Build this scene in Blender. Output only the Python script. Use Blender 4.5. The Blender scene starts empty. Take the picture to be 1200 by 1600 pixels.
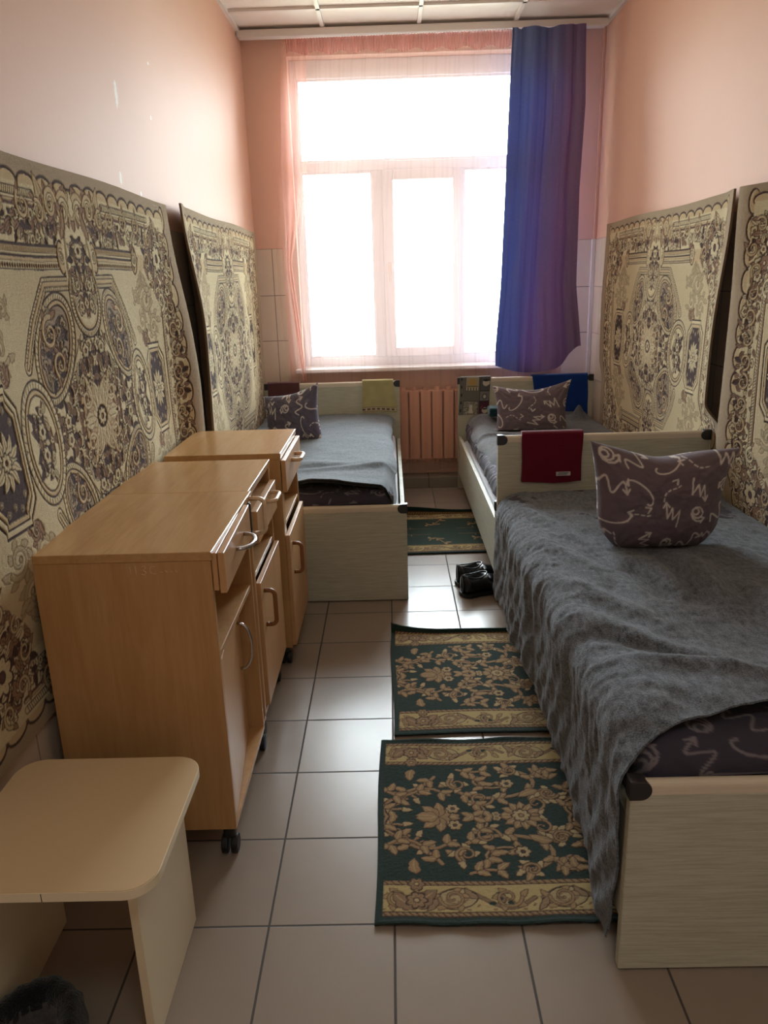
import bpy, bmesh, math, random
import numpy as np
from mathutils import Matrix, Vector

random.seed(7)
RNG = np.random.default_rng(11)
C = bpy.context.scene.collection
PI = math.pi

# ------------------------------------------------------------------ camera, light, exposure
scene = bpy.context.scene
F_PX, PITCH, YAW, ROLL = 1210.08, 0.2923, -0.01447, -0.02965
CAM = (0.025, -1.483, 1.471)
fw = Vector((math.sin(YAW)*math.cos(PITCH), math.cos(YAW)*math.cos(PITCH), -math.sin(PITCH)))
rt = Vector((math.cos(YAW), -math.sin(YAW), 0)); up = rt.cross(fw)
rt2 = rt*math.cos(ROLL)+up*math.sin(ROLL); up2 = -rt*math.sin(ROLL)+up*math.cos(ROLL)
cam_data = bpy.data.cameras.new('camera'); cam = bpy.data.objects.new('camera', cam_data); C.objects.link(cam)
M = Matrix((rt2, up2, -fw)).transposed().to_4x4(); M.translation = Vector(CAM)
cam.matrix_world = M
cam_data.sensor_fit = 'VERTICAL'; cam_data.sensor_height = 36.0; cam_data.lens = F_PX/1600*36
cam_data.clip_start = 0.02
scene.camera = cam
scene.view_settings.view_transform = 'Standard'; scene.view_settings.look = 'None'
scene.view_settings.gamma = 1; scene.view_settings.exposure = 0.45
scene.view_settings.use_curve_mapping = False

WORLD_STRENGTH = 26.0
w = bpy.data.worlds.new('world'); scene.world = w; w.use_nodes = True
nt = w.node_tree; nt.nodes.clear()
wo = nt.nodes.new('ShaderNodeOutputWorld'); wb = nt.nodes.new('ShaderNodeBackground')
tc = nt.nodes.new('ShaderNodeTexCoord'); sx = nt.nodes.new('ShaderNodeSeparateXYZ')
mr = nt.nodes.new('ShaderNodeMapRange'); mr.inputs[1].default_value = -0.10; mr.inputs[2].default_value = 0.05
cr = nt.nodes.new('ShaderNodeMix'); cr.data_type = 'RGBA'
cr.inputs[6].default_value = (0.30, 0.33, 0.27, 1); cr.inputs[7].default_value = (0.81, 0.92, 1.0, 1)
nt.links.new(tc.outputs['Generated'], sx.inputs[0]); nt.links.new(sx.outputs[2], mr.inputs[0])
nt.links.new(mr.outputs[0], cr.inputs[0]); nt.links.new(cr.outputs[2], wb.inputs[0])
wb.inputs[1].default_value = WORLD_STRENGTH; nt.links.new(wb.outputs[0], wo.inputs[0])

# light portal across the window opening: only guides the sampling of the daylight
pl = bpy.data.lights.new('window_daylight', 'AREA'); pl.shape = 'RECTANGLE'; pl.size = 1.80; pl.size_y = 2.02
pl.cycles.is_portal = True
po = bpy.data.objects.new('window_daylight', pl); C.objects.link(po)
po.location = (0.27, 4.36, 1.85); po.rotation_euler = (-PI/2, 0, 0)
FILL_POWER = 6.5

# ------------------------------------------------------------------ helpers
def lin(c):
    return tuple((v/255/12.92 if v/255 <= 0.04045 else ((v/255+0.055)/1.055)**2.4) for v in c)

class N:
    def __init__(s, name):
        s.m = bpy.data.materials.new(name); s.m.use_nodes = True; s.t = s.m.node_tree; s.t.nodes.clear()
        s.out = s.t.nodes.new('ShaderNodeOutputMaterial'); s.b = s.t.nodes.new('ShaderNodeBsdfPrincipled')
        s.l(s.b.outputs[0], s.out.inputs[0])
        s._tc = None
    def l(s, a, b): s.t.links.new(a, b)
    def n(s, k, **kw):
        x = s.t.nodes.new(k)
        for a, v in kw.items(): setattr(x, a, v)
        return x
    @property
    def co(s):
        if not s._tc: s._tc = s.n('ShaderNodeTexCoord')
        return s._tc.outputs['Object']
    def mapping(s, scale=(1,1,1), rot=(0,0,0), loc=(0,0,0), src=None):
        x = s.n('ShaderNodeMapping'); x.inputs['Scale'].default_value = scale
        x.inputs['Rotation'].default_value = rot; x.inputs['Location'].default_value = loc
        s.l(src if src is not None else s.co, x.inputs[0]); return x.outputs[0]
    def noise(s, sc, vec=None, det=4, rough=0.5, dist=0):
        x = s.n('ShaderNodeTexNoise'); x.inputs['Scale'].default_value = sc; x.inputs['Detail'].default_value = det
        x.inputs['Roughness'].default_value = rough; x.inputs['Distortion'].default_value = dist
        s.l(vec if vec is not None else s.co, x.inputs['Vector']); return x.outputs[0]
    def ramp(s, fac, stops):
        x = s.n('ShaderNodeValToRGB'); e = x.color_ramp.elements
        while len(e) < len(stops): e.new(0.5)
        for i, (p, c) in enumerate(stops):
            e[i].position = p; e[i].color = (*c, 1) if len(c) == 3 else c
        s.l(fac, x.inputs[0]); return x.outputs[0]
    def mix(s, fac, a, b, mode='MIX'):
        x = s.n('ShaderNodeMix', data_type='RGBA', blend_type=mode)
        for i, v in ((0, fac), (6, a), (7, b)):
            if isinstance(v, (int, float)): x.inputs[i].default_value = v
            elif isinstance(v, tuple): x.inputs[i].default_value = (*v, 1)
            else: s.l(v, x.inputs[i])
        return x.outputs[2]
    def math(s, op, a, b=0.0, c=0.0):
        x = s.n('ShaderNodeMath', operation=op)
        for i, v in enumerate((a, b, c)):
            if isinstance(v, (int, float)): x.inputs[i].default_value = v
            else: s.l(v, x.inputs[i])
        return x.outputs[0]
    def bump(s, h, strength=0.3, dist=0.002):
        x = s.n('ShaderNodeBump'); x.inputs['Strength'].default_value = strength; x.inputs['Distance'].default_value = dist
        s.l(h, x.inputs['Height']); s.l(x.outputs[0], s.b.inputs['Normal']); return x
    def col(s, c):
        if isinstance(c, tuple): s.b.inputs['Base Color'].default_value = (*c, 1)
        else: s.l(c, s.b.inputs['Base Color'])
    def rough(s, r):
        if isinstance(r, (int, float)): s.b.inputs['Roughness'].default_value = r
        else: s.l(r, s.b.inputs['Roughness'])
    def metal(s, v): s.b.inputs['Metallic'].default_value = v
    def spec(s, v): s.b.inputs['Specular IOR Level'].default_value = v

def plain(name, rgb, rough=0.5, metal=0, spec=0.5, var=0.0, sc=20, bump=0.0, bsc=200):
    x = N(name); c = lin(rgb)
    if var:
        f = x.noise(sc)
        x.col(x.mix(f, tuple(v*(1-var) for v in c), tuple(min(1, v*(1+var)) for v in c)))
    else: x.col(c)
    x.rough(rough); x.metal(metal); x.spec(spec)
    if bump: x.bump(x.noise(bsc), bump, 0.001)
    return x.m

def wood(name, a, b, scale, rough=0.4, bumpv=0.15, spec=0.5):
    x = N(name)
    v = x.mapping(scale)
    f = x.noise(6, v, 5, 0.6, 0.6); g = x.noise(30, v, 3, 0.6)
    f2 = x.math('ADD', x.math('MULTIPLY', f, 0.65), x.math('MULTIPLY', g, 0.35))
    x.col(x.ramp(f2, [(0.33, lin(a)), (0.66, lin(b))])); x.rough(rough); x.spec(spec)
    x.bump(g, bumpv, 0.0006); return x.m

def attr_mat(name, rough=0.9, nscale=900, nstr=0.5, ndist=0.002, sheen=0.0, var=0.25, spec=0.2):
    x = N(name); a = x.n('ShaderNodeAttribute'); a.attribute_name = 'Col'
    f = x.noise(nscale, None, 2)
    x.col(x.mix(1.0, a.outputs['Color'], x.ramp(f, [(0.25, (1-var,)*3), (0.75, (1.0,)*3)]), 'MULTIPLY'))
    x.rough(rough); x.bump(f, nstr, ndist); x.b.inputs['Sheen Weight'].default_value = sheen; x.spec(spec)
    return x.m

def finish(o, name, mat, parent=None, smooth=False, tag=None):
    o.name = name
    if mat is not None:
        for mm in (mat if isinstance(mat, (list, tuple)) else [mat]): o.data.materials.append(mm)
    C.objects.link(o)
    if parent is not None:
        o.parent = parent
        o.matrix_parent_inverse = Matrix.Translation(parent.location).inverted() if False else Matrix.Identity(4)
        # children are authored in world coordinates; move them into the parent's frame
        off = world_loc(parent)
        o.data.transform(Matrix.Translation(-off))
    if smooth:
        for p in o.data.polygons: p.use_smooth = True
    return o

def world_loc(o):
    v = Vector((0,0,0))
    while o is not None: v += o.location; o = o.parent
    return v

class MB:
    """collects shapes and links them as one mesh object"""
    def __init__(s): s.bm = bmesh.new()
    def box(s, x0, x1, y0, y1, z0, z1, bev=0.0, seg=2, rot=None, mi=0):
        b = bmesh.new(); bmesh.ops.create_cube(b, size=1)
        for v in b.verts: v.co = Vector(((v.co.x+.5)*(x1-x0)+x0, (v.co.y+.5)*(y1-y0)+y0, (v.co.z+.5)*(z1-z0)+z0))
        if bev: bmesh.ops.bevel(b, geom=b.edges[:], offset=bev, segments=seg, profile=0.5, affect='EDGES')
        if rot: bmesh.ops.transform(b, matrix=rot, verts=b.verts)
        s._merge(b, mi); return s
    def _merge(s, b, mi=0):
        for f in b.faces: f.material_index = mi
        me = bpy.data.meshes.new('tmp'); b.to_mesh(me); b.free(); s.bm.from_mesh(me); bpy.data.meshes.remove(me)
    def tube(s, pts, r, n=10, mi=0, sy=1.0):
        pts = [Vector(p) for p in pts]; b = bmesh.new(); rings = []
        m = len(pts); rr = r if isinstance(r, (list, tuple)) else [r]*m
        prev = None
        for i, p in enumerate(pts):
            t = (pts[min(i+1, m-1)]-pts[max(i-1, 0)]).normalized()
            if prev is None:
                a = Vector((0,0,1)) if abs(t.z) < 0.9 else Vector((1,0,0))
                u = t.cross(a).normalized()
            else:
                u = (prev - t*prev.dot(t)).normalized()
            prev = u; v = t.cross(u)
            rings.append([b.verts.new(p+(u*math.cos(2*PI*k/n)+v*math.sin(2*PI*k/n)*sy)*rr[i]) for k in range(n)])
        for i in range(m-1):
            for k in range(n):
                b.faces.new((rings[i][k], rings[i][(k+1)%n], rings[i+1][(k+1)%n], rings[i+1][k]))
        b.faces.new(rings[0][::-1]); b.faces.new(rings[-1])
        for f in b.faces: f.smooth = True
        me = bpy.data.meshes.new('tmp'); bmesh.ops.recalc_face_normals(b, faces=b.faces[:])
        s._merge(b, mi); bpy.data.meshes.remove(me); return s
    def cyl(s, c, r, h, axis='z', n=28, bev=0.0, mi=0, r2=None):
        b = bmesh.new(); bmesh.ops.create_cone(b, cap_ends=True, segments=n, radius1=r, radius2=r if r2 is None else r2, depth=h)
        if bev:
            ed = [e for e in b.edges if all(abs(abs(v.co.z)-h/2) < 1e-6 for v in e.verts)]
            bmesh.ops.bevel(b, geom=ed, offset=bev, segments=3, profile=0.5, affect='EDGES')
        R = {'z': Matrix.Identity(4), 'x': Matrix.Rotation(PI/2, 4, 'Y'), 'y': Matrix.Rotation(PI/2, 4, 'X')}[axis]
        bmesh.ops.transform(b, matrix=Matrix.Translation(Vector(c)) @ R, verts=b.verts)
        s._merge(b, mi); return s
    def prism(s, poly, a0, a1, axis='y', bev=0.0, mi=0):
        """poly in the two other axes (x,z) for y, (x,y) for z, (y,z) for x"""
        b = bmesh.new()
        def P(p, a): return {'y': (p[0], a, p[1]), 'z': (p[0], p[1], a), 'x': (a, p[0], p[1])}[axis]
        v0 = [b.verts.new(P(p, a0)) for p in poly]; v1 = [b.verts.new(P(p, a1)) for p in poly]
        b.faces.new(v0); b.faces.new(v1[::-1]); n = len(poly)
        for i in range(n): b.faces.new((v0[i], v1[i], v1[(i+1)%n], v0[(i+1)%n]))
        bmesh.ops.recalc_face_normals(b, faces=b.faces[:])
        if bev:
            ed = [e for e in b.edges if any(len(f.verts) == n for f in e.link_faces)]
            bmesh.ops.bevel(b, geom=ed, offset=bev, segments=2, profile=0.5, affect='EDGES')
        s._merge(b, mi); return s
    def xf(s, mat): bmesh.ops.transform(s.bm, matrix=mat, verts=s.bm.verts); return s
    def build(s, name, mat, parent=None, smooth=False):
        me = bpy.data.meshes.new(name); s.bm.to_mesh(me); s.bm.free()
        return finish(bpy.data.objects.new(name, me), name, mat, parent, smooth)

def tag(o, label=None, cat=None, group=None, kind=None):
    if label: o['label'] = label
    if cat: o['category'] = cat
    if group: o['group'] = group
    if kind: o['kind'] = kind
    return o

def thing(name, loc, label, cat, group=None):
    o = bpy.data.objects.new(name, None); o.empty_display_size = 0.1; C.objects.link(o); o.location = loc
    return tag(o, label, cat, group)

def struct(o): o['kind'] = 'structure'; return o

def raw_mesh(name, V, Fq, mat, parent=None, col=None, smooth=True):
    me = bpy.data.meshes.new(name)
    V = np.asarray(V, dtype=np.float32); Fq = np.asarray(Fq, dtype=np.int32)
    me.vertices.add(len(V)); me.vertices.foreach_set('co', V.ravel())
    me.loops.add(Fq.size); me.loops.foreach_set('vertex_index', Fq.ravel())
    me.polygons.add(len(Fq)); me.polygons.foreach_set('loop_start', np.arange(0, Fq.size, Fq.shape[1], dtype=np.int32))
    me.update(calc_edges=True); me.validate()
    if smooth: me.polygons.foreach_set('use_smooth', np.ones(len(me.polygons), dtype=bool))
    if col is not None:
        a = me.color_attributes.new('Col', 'FLOAT_COLOR', 'POINT')
        cc = np.ones((len(V), 4), dtype=np.float32); cc[:, :3] = col; a.data.foreach_set('color', cc.ravel())
    return finish(bpy.data.objects.new(name, me), name, mat, parent)

def grid_faces(ny, nx, off=0, flip=False):
    i = np.arange((ny)*(nx)).reshape(ny, nx)+off
    q = np.stack([i[:-1, :-1], i[:-1, 1:], i[1:, 1:], i[1:, :-1]], -1).reshape(-1, 4)
    return q[:, ::-1] if flip else q

def thick_sheet(name, P, thick, mat, parent=None, col=None, back_step=1, edge_col=None, back_col=None):
    """P: ny x nx x 3 points of the face; offset by -normal*thick for the back."""
    ny, nx = P.shape[:2]
    du = np.gradient(P, axis=1); dv = np.gradient(P, axis=0); n = np.cross(du, dv)
    n /= np.linalg.norm(n, axis=2, keepdims=True)+1e-12
    B = P-n*thick
    ys = np.unique(np.r_[np.arange(0, ny, back_step), ny-1]); xs = np.unique(np.r_[np.arange(0, nx, back_step), nx-1])
    Bs = B[np.ix_(ys, xs)]
    V = [P.reshape(-1, 3), Bs.reshape(-1, 3)]; o1 = ny*nx
    F = [grid_faces(ny, nx), grid_faces(len(ys), len(xs), o1, True)]
    o2 = o1+len(ys)*len(xs)
    idx = np.arange(ny*nx).reshape(ny, nx)
    loop = np.r_[idx[0, :], idx[1:, -1], idx[-1, -2::-1], idx[-2:0:-1, 0]]
    Bl = B.reshape(-1, 3)[loop]; Fl = P.reshape(-1, 3)[loop]; m = len(loop)
    V += [Fl, Bl]; a = o2+np.arange(m); b = o2+m+np.arange(m)
    F.append(np.stack([a, b, np.roll(b, -1), np.roll(a, -1)], -1))
    cc = None
    if col is not None:
        c0 = col.reshape(-1, 3); ec = c0.mean(0) if edge_col is None else np.array(edge_col); bc = ec if back_col is None else np.array(back_col)
        cc = np.concatenate([c0, np.tile(bc, (len(ys)*len(xs), 1)), np.tile(ec, (2*m, 1))])
    return raw_mesh(name, np.concatenate(V), np.concatenate(F), mat, parent, cc)

def vnoise(x, y, seed=0):
    """smooth value noise, numpy"""
    xi = np.floor(x).astype(np.int64); yi = np.floor(y).astype(np.int64); fx = x-xi; fy = y-yi
    fx = fx*fx*fx*(fx*(fx*6-15)+10); fy = fy*fy*fy*(fy*(fy*6-15)+10)
    def h(a, b):
        n = (a*374761393+b*668265263+seed*974634777) & 0xffffffff
        n = ((n ^ (n >> 13))*1274126177) & 0xffffffff
        return ((n ^ (n >> 16)) & 0xffff)/65535.0
    return (h(xi, yi)*(1-fx)+h(xi+1, yi)*fx)*(1-fy)+(h(xi, yi+1)*(1-fx)+h(xi+1, yi+1)*fx)*fy*1.0
def fbm(x, y, seed=0, o=3):
    s = 0; a = 1; t = 0
    for k in range(o): s = s+a*(vnoise(x*2**k, y*2**k, seed+k)-0.5); t += a; a *= 0.5
    return s/t
def sstep(a, b, x):
    t = np.clip((x-a)/(b-a), 0, 1); return t*t*(3-2*t)

# ------------------------------------------------------------------ drawing woven patterns into a colour table
class Canvas:
    def __init__(s, x0, x1, y0, y1, res, base):
        s.x0, s.y0, s.res = x0, y0, res; s.nx = int(round((x1-x0)/res)); s.ny = int(round((y1-y0)/res))
        s.a = np.zeros((s.ny, s.nx, 3)); s.a[:] = lin(base)
        s.gx = x0+(np.arange(s.nx)+.5)*res; s.gy = y0+(np.arange(s.ny)+.5)*res
    def win(s, xa, xb, ya, yb):
        i0 = max(0, int((xa-s.x0)/s.res)-1); i1 = min(s.nx, int((xb-s.x0)/s.res)+2)
        j0 = max(0, int((ya-s.y0)/s.res)-1); j1 = min(s.ny, int((yb-s.y0)/s.res)+2)
        if i1 <= i0 or j1 <= j0: return None
        X, Y = np.meshgrid(s.gx[i0:i1], s.gy[j0:j1]); return (slice(j0, j1), slice(i0, i1)), X, Y
    def put(s, sl, m, c, al=1.0):
        m = (np.clip(m, 0, 1)*al)[..., None]; s.a[sl] = s.a[sl]*(1-m)+np.array(lin(c))*m
    def aa(s, d): return np.clip(0.5-d/s.res, 0, 1)
    def stroke(s, pts, wd, c, al=1.0):
        pts = np.asarray(pts, float); n = len(pts); ww = np.broadcast_to(np.asarray(wd, float), (n,)); W = ww.max()
        r = s.win(pts[:, 0].min()-W, pts[:, 0].max()+W, pts[:, 1].min()-W, pts[:, 1].max()+W)
        if r is None: return
        sl, X, Y = r; D = np.full(X.shape, 9.0)
        for i in range(n-1):
            ax, ay = pts[i]; bx, by = pts[i+1]; dx, dy = bx-ax, by-ay; L = dx*dx+dy*dy+1e-12
            t = np.clip(((X-ax)*dx+(Y-ay)*dy)/L, 0, 1)
            D = np.minimum(D, np.hypot(X-ax-t*dx, Y-ay-t*dy)-(ww[i]*(1-t)+ww[i+1]*t)*.5)
        s.put(sl, s.aa(D), c, al)
    def band(s, pts, wd, fill, edge, ew=0.004):
        wd = np.asarray(wd, float); s.stroke(pts, wd+2*ew, edge); s.stroke(pts, wd, fill)
    def ell(s, cx, cy, rx, ry, c, ang=0.0, al=1.0):
        R = max(rx, ry)*1.05; r = s.win(cx-R, cx+R, cy-R, cy+R)
        if r is None: return
        sl, X, Y = r; ca, sa = math.cos(ang), math.sin(ang); u = (X-cx)*ca+(Y-cy)*sa; v = -(X-cx)*sa+(Y-cy)*ca
        q = np.hypot(u/rx, v/ry); s.put(sl, s.aa((q-1)*min(rx, ry)), c, al)
    def poly(s, P, c, al=1.0):
        P = np.asarray(P, float); r = s.win(P[:, 0].min(), P[:, 0].max(), P[:, 1].min(), P[:, 1].max())
        if r is None: return
        sl, X, Y = r; ins = np.zeros(X.shape, bool); n = len(P)
        for i in range(n):
            ax, ay = P[i]; bx, by = P[(i+1) % n]
            if ay == by: continue
            ins ^= ((ay > Y) != (by > Y)) & (X < (bx-ax)*(Y-ay)/(by-ay)+ax)
        s.put(sl, ins.astype(float), c, al)
    def leaf(s, x, y, ang, L, W, fill, edge, vein=None, lobes=0):
        r = s.win(x-L*1.1, x+L*1.1, y-L*1.1, y+L*1.1)
        if r is None: return
        sl, X, Y = r; ca, sa = math.cos(ang), math.sin(ang); u = ((X-x)*ca+(Y-y)*sa)/L; v = -(X-x)*sa+(Y-y)*ca
        v = v-0.22*L*np.sin(u*2.4)*(0.5 if lobes else 0.3)
        uu = np.clip(u, 0, 1); hw = W*np.sin(PI*uu**0.75)**0.8
        if lobes: hw = hw*(0.72+0.28*np.abs(np.sin(PI*uu*lobes)))
        d = np.maximum(np.abs(v)-hw, np.maximum(-u, u-1)*L)
        s.put(sl, s.aa(d-0.0028), edge); s.put(sl, s.aa(d), fill)
        if vein is not None: s.put(sl, s.aa(np.maximum(np.abs(v)-0.0013, np.maximum(0.12-u, u-.85)*L)), vein)
    def flower(s, x, y, r, petals, fill, edge, core, rot=0.0):
        q = s.win(x-r*1.1, x+r*1.1, y-r*1.1, y+r*1.1)
        if q is None: return
        sl, X, Y = q; th = np.arctan2(Y-y, X-x)+rot; d = np.hypot(X-x, Y-y); R = r*(0.70+0.30*np.abs(np.cos(petals*th/2)))
        s.put(sl, s.aa(d-R), edge); s.put(sl, s.aa(d-R*0.86+0.0012), fill)
        s.put(sl, s.aa(np.maximum(np.abs(np.sin(petals*th/2))*d-0.0016, np.maximum(r*.25-d, d-R*.8))), edge, .7)
        s.ell(x, y, r*.30, r*.30, edge); s.ell(x, y, r*.20, r*.20, core)
    def spiral(s, cx, cy, r0, a0, turns, sgn, wd, fill, edge, leaves=6, lf=None, lw=0.022, tail=0.0):
        n = 26; t = np.linspace(0, 1, n); th = a0+sgn*turns*2*PI*t; rr = r0*(1-0.82*t)
        P = np.stack([cx+rr*np.cos(th), cy+rr*np.sin(th)], -1)
        for k in range(leaves):
            i = int(k*(n*.72)/max(1, leaves)); a = th[i]
            s.leaf(P[i, 0], P[i, 1], a-sgn*0.9, lw*1.5*(1-.4*t[i]), lw*.42, lf or fill, edge, None, 2)
        s.band(P, wd*(1-0.6*t), fill, edge, 0.0024); s.ell(P[-1, 0], P[-1, 1], wd*.7, wd*.7, edge); s.ell(P[-1, 0], P[-1, 1], wd*.4, wd*.4, fill)
    def rope(s, x0, y0, x1, y1, wd, light, dark, step=0.012):
        s.stroke([(x0, y0), (x1, y1)], wd+.006, dark); s.stroke([(x0, y0), (x1, y1)], wd, light)
        L = math.hypot(x1-x0, y1-y0); k = int(L/step)+1; ux, uy = (x1-x0)/L, (y1-y0)/L
        for i in range(k):
            px, py = x0+ux*step*i, y0+uy*step*i
            s.stroke([(px-uy*wd*.5, py+ux*wd*.5), (px+uy*wd*.5+ux*step*.6, py-ux*wd*.5+uy*step*.6)], 0.003, dark)
    def sample(s, u, v):
        """u,v in canvas metres"""
        fx = np.clip((u-s.x0)/s.res-.5, 0, s.nx-1.001); fy = np.clip((v-s.y0)/s.res-.5, 0, s.ny-1.001)
        i = fx.astype(int); j = fy.astype(int); a = (fx-i)[..., None]; b = (fy-j)[..., None]
        A = s.a; return (A[j, i]*(1-a)+A[j, i+1]*a)*(1-b)+(A[j+1, i]*(1-a)+A[j+1, i+1]*a)*b

def bouquet(cv, rng, cx, cy, rx, ry, n, pal, size=0.020, ang=0.0):
    """scatter of small leaves and blossoms inside an ellipse"""
    light, mid, dark = pal
    for k in range(n):
        r = math.sqrt(rng.random()); a = rng.random()*2*PI
        u, v = rx*r*math.cos(a), ry*r*math.sin(a); x = cx+u*math.cos(ang)-v*math.sin(ang); y = cy+u*math.sin(ang)+v*math.cos(ang)
        if k % 5 == 4: cv.flower(x, y, size*(.65+.5*rng.random()), 5, light, dark, mid, rng.random()*6)
        else:
            c = (dark, mid, light, mid)[k % 4]
            cv.leaf(x, y, rng.random()*2*PI, size*(1.0+.8*rng.random()), size*.34, c, dark, None if c == dark else dark, 2 if k % 3 == 0 else 0)

def wall_carpet_canvas():
    cv = Canvas(0, 1.0, 0, 0.68, 0.00125, (196, 172, 140))
    rng = random.Random(5)
    CR, BE, MD, DK, PU = (246, 228, 184), (230, 202, 154), (176, 134, 100), (70, 32, 24), (106, 62, 54)
    pal = (CR, MD, DK)
    # inner field up to the scalloped outline
    cv.poly([(0, 0), (.915, 0), (.915, .60), (.88, .635), (0, .635)], DK)
    cv.poly([(0, 0), (.908, 0), (.908, .597), (.877, .628), (0, .628)], BE)
    for k in range(7): cv.ell(.905, .05+.095*k, .030, .047, DK); cv.ell(.902, .05+.095*k, .025, .041, BE)
    for k in range(9): cv.ell(.06+.1*k, .625, .050, .026, DK); cv.ell(.06+.1*k, .622, .044, .021, BE)
    # side border: scroll work and blossoms
    cv.poly([(.80, 0), (.90, 0), (.90, .62), (.80, .62)], CR)
    bouquet(cv, rng, .855, .17, .05, .19, 70, pal, .022)
    bouquet(cv, rng, .845, .45, .05, .12, 50, pal, .022)
    for k in range(6):
        cv.spiral(.862, .04+.085*k, .034, PI*.5 if k % 2 else -PI*.5, 1.2, 1 if k % 2 else -1, .010, BE, DK, 4, MD, .016)
    # top border
    cv.poly([(0, .475), (.80, .475), (.80, .62), (0, .62)], CR)
    bouquet(cv, rng, .40, .525, .34, .035, 110, pal, .022)
    cv.rope(.24, .600, .70, .600, .016, CR, DK, .010); cv.stroke([(.24, .575), (.70, .575)], .016, PU); cv.stroke([(.24, .578), (.70, .578)], .006, BE)
    for x in (.30, .43, .56): cv.spiral(x, .572, .034, PI*.3, 1.3, -1, .011, BE, DK, 4, MD, .018)
    # corner bouquet
    cv.ell(.775, .455, .135, .135, CR); bouquet(cv, rng, .775, .455, .135, .135, 150, pal, .027)
    cv.flower(.775, .47, .055, 7, CR, DK, PU); cv.flower(.82, .40, .035, 6, MD, DK, CR); cv.flower(.72, .53, .035, 6, MD, DK, CR)
    for a in range(8): cv.spiral(.775+.115*math.cos(a*PI/4), .455+.115*math.sin(a*PI/4), .030, a*PI/4, 1.2, 1 if a % 2 else -1, .009, BE, DK, 3, MD, .018)
    # vertical rail next to the border
    cv.rope(.787, 0, .787, .30, .012, CR, DK, .012); cv.stroke([(.768, 0), (.768, .29)], .010, PU); cv.stroke([(.757, 0), (.757, .28)], .006, CR)
    cv.spiral(.775, .315, .034, -PI/2, 1.4, 1, .012, CR, DK, 3, MD, .02)
    # open field
    cv.poly([(0, 0), (.748, 0), (.748, .30), (.62, .42), (0, .42)], (234, 214, 170))
    # faint acanthus in the field
    LB, LM = (206, 184, 142), (160, 130, 94)
    cv.spiral(.60, .325, .062, PI*.9, 1.5, -1, .018, LB, LM, 8, LB, .034)
    cv.spiral(.665, .225, .045, PI*.2, 1.4, 1, .014, LB, LM, 7, LB, .028)
    cv.spiral(.54, .245, .042, PI*1.2, 1.3, 1, .012, LB, LM, 6, LB, .026)
    for k in range(7): cv.leaf(.52+.025*k, .365+.008*math.sin(k*2), .5+k*.5, .055, .012, LB, LM, None, 3)
    cv.spiral(.49, .33, .026, 0, 1.2, 1, .008, LB, LM, 4, LB, .02)
    # inner top rail
    for (y, wd, c) in ((.452, .064, DK), (.470, .013, BE), (.4595, .005, CR), (.446, .008, BE), (.432, .017, CR)): cv.stroke([(.13, y), (.50, y)], wd, c)
    for k in range(30): cv.ell(.135+.0125*k, .431, .0045, .006, PU)
    for k in range(46): cv.stroke([(.13+.008*k, .464), (.134+.008*k, .476)], .002, DK)
    cv.ell(.118, .452, .028, .046, DK); cv.ell(.118, .452, .022, .040, BE); cv.spiral(.118, .452, .020, 1.2, 1.3, 1, .007, CR, DK, 0)
    cv.ell(.515, .452, .030, .046, DK); cv.ell(.515, .452, .024, .040, BE); cv.spiral(.515, .455, .024, 1.2, 1.5, -1, .009, CR, DK, 4, MD, .016)
    # octagon outline, its diagonal cells
    def outline(P, closed=False):
        for wd, c in ((.040, DK), (.032, CR), (.017, DK), (.011, BE)): cv.stroke(P, wd, c)
        L = 0
        for i in range(len(P)-1):
            ax, ay = P[i]; bx, by = P[i+1]; d = math.hypot(bx-ax, by-ay); n = max(1, int(d/.011))
            for k in range(n):
                px, py = ax+(bx-ax)*k/n, ay+(by-ay)*k/n; ux, uy = (bx-ax)/d, (by-ay)/d
                for sg in (1, -1): cv.stroke([(px-uy*.0095*sg, py+ux*.0095*sg), (px-uy*.0155*sg+ux*.003, py+ux*.0155*sg+uy*.003)], .0024, PU)
    cv.poly([(0, 0), (.42, 0), (.41, .20), (.255, .385), (0, .385)], (226, 204, 160))
    outline([(.04, .385), (.25, .385), (.335, .29), (.405, .19)])
    # curved rail around the central star
    cv.poly([(0, 0), (.36, 0), (.33, .06), (.22, .115), (.13, .175), (.07, .245), (0, .25)], CR)
    cv.stroke([(.345, .05), (.22, .115), (.13, .175), (.072, .245)], .004, DK)
    bouquet(cv, rng, .10, .05, .19, .10, 170, pal, .024); bouquet(cv, rng, .04, .15, .045, .085, 46, pal, .023)
    # diagonal cells with a roped rail
    for rx, ry, c in ((.112, .160, DK), (.106, .154, CR), (.092, .140, DK), (.087, .135, BE), (.078, .126, DK), (.073, .121, (186, 162, 134))): cv.ell(.232, .222, rx, ry, c, .62)
    ca_, sa_ = math.cos(.62), math.sin(.62)
    for k in range(52):
        a = k*2*PI/52; e = []
        for (rx, ry, da) in ((.095, .143, 0), (.104, .152, .03)): u_, v_ = rx*math.cos(a+da), ry*math.sin(a+da); e.append((.232+u_*ca_-v_*sa_, .222+u_*sa_+v_*ca_))
        cv.stroke(e, .0028, PU)
    bouquet(cv, rng, .232, .222, .056, .098, 70, ((214, 194, 160), (128, 98, 84), (62, 38, 38)), .024, .62)
    cv.spiral(.250, .262, .044, 1.8, 1.4, -1, .013, BE, DK, 6, MD, .024); cv.spiral(.212, .180, .036, -1.0, 1.4, 1, .011, BE, DK, 5, MD, .02)
    outline([(.04, .385), (.25, .385), (.335, .29), (.405, .19)])
    # central rosette
    for a in range(5):
        t = a*PI/8; cv.leaf(.015*math.cos(t), .015*math.sin(t), t, .10, .020, CR, MD, LM, 2)
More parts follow.
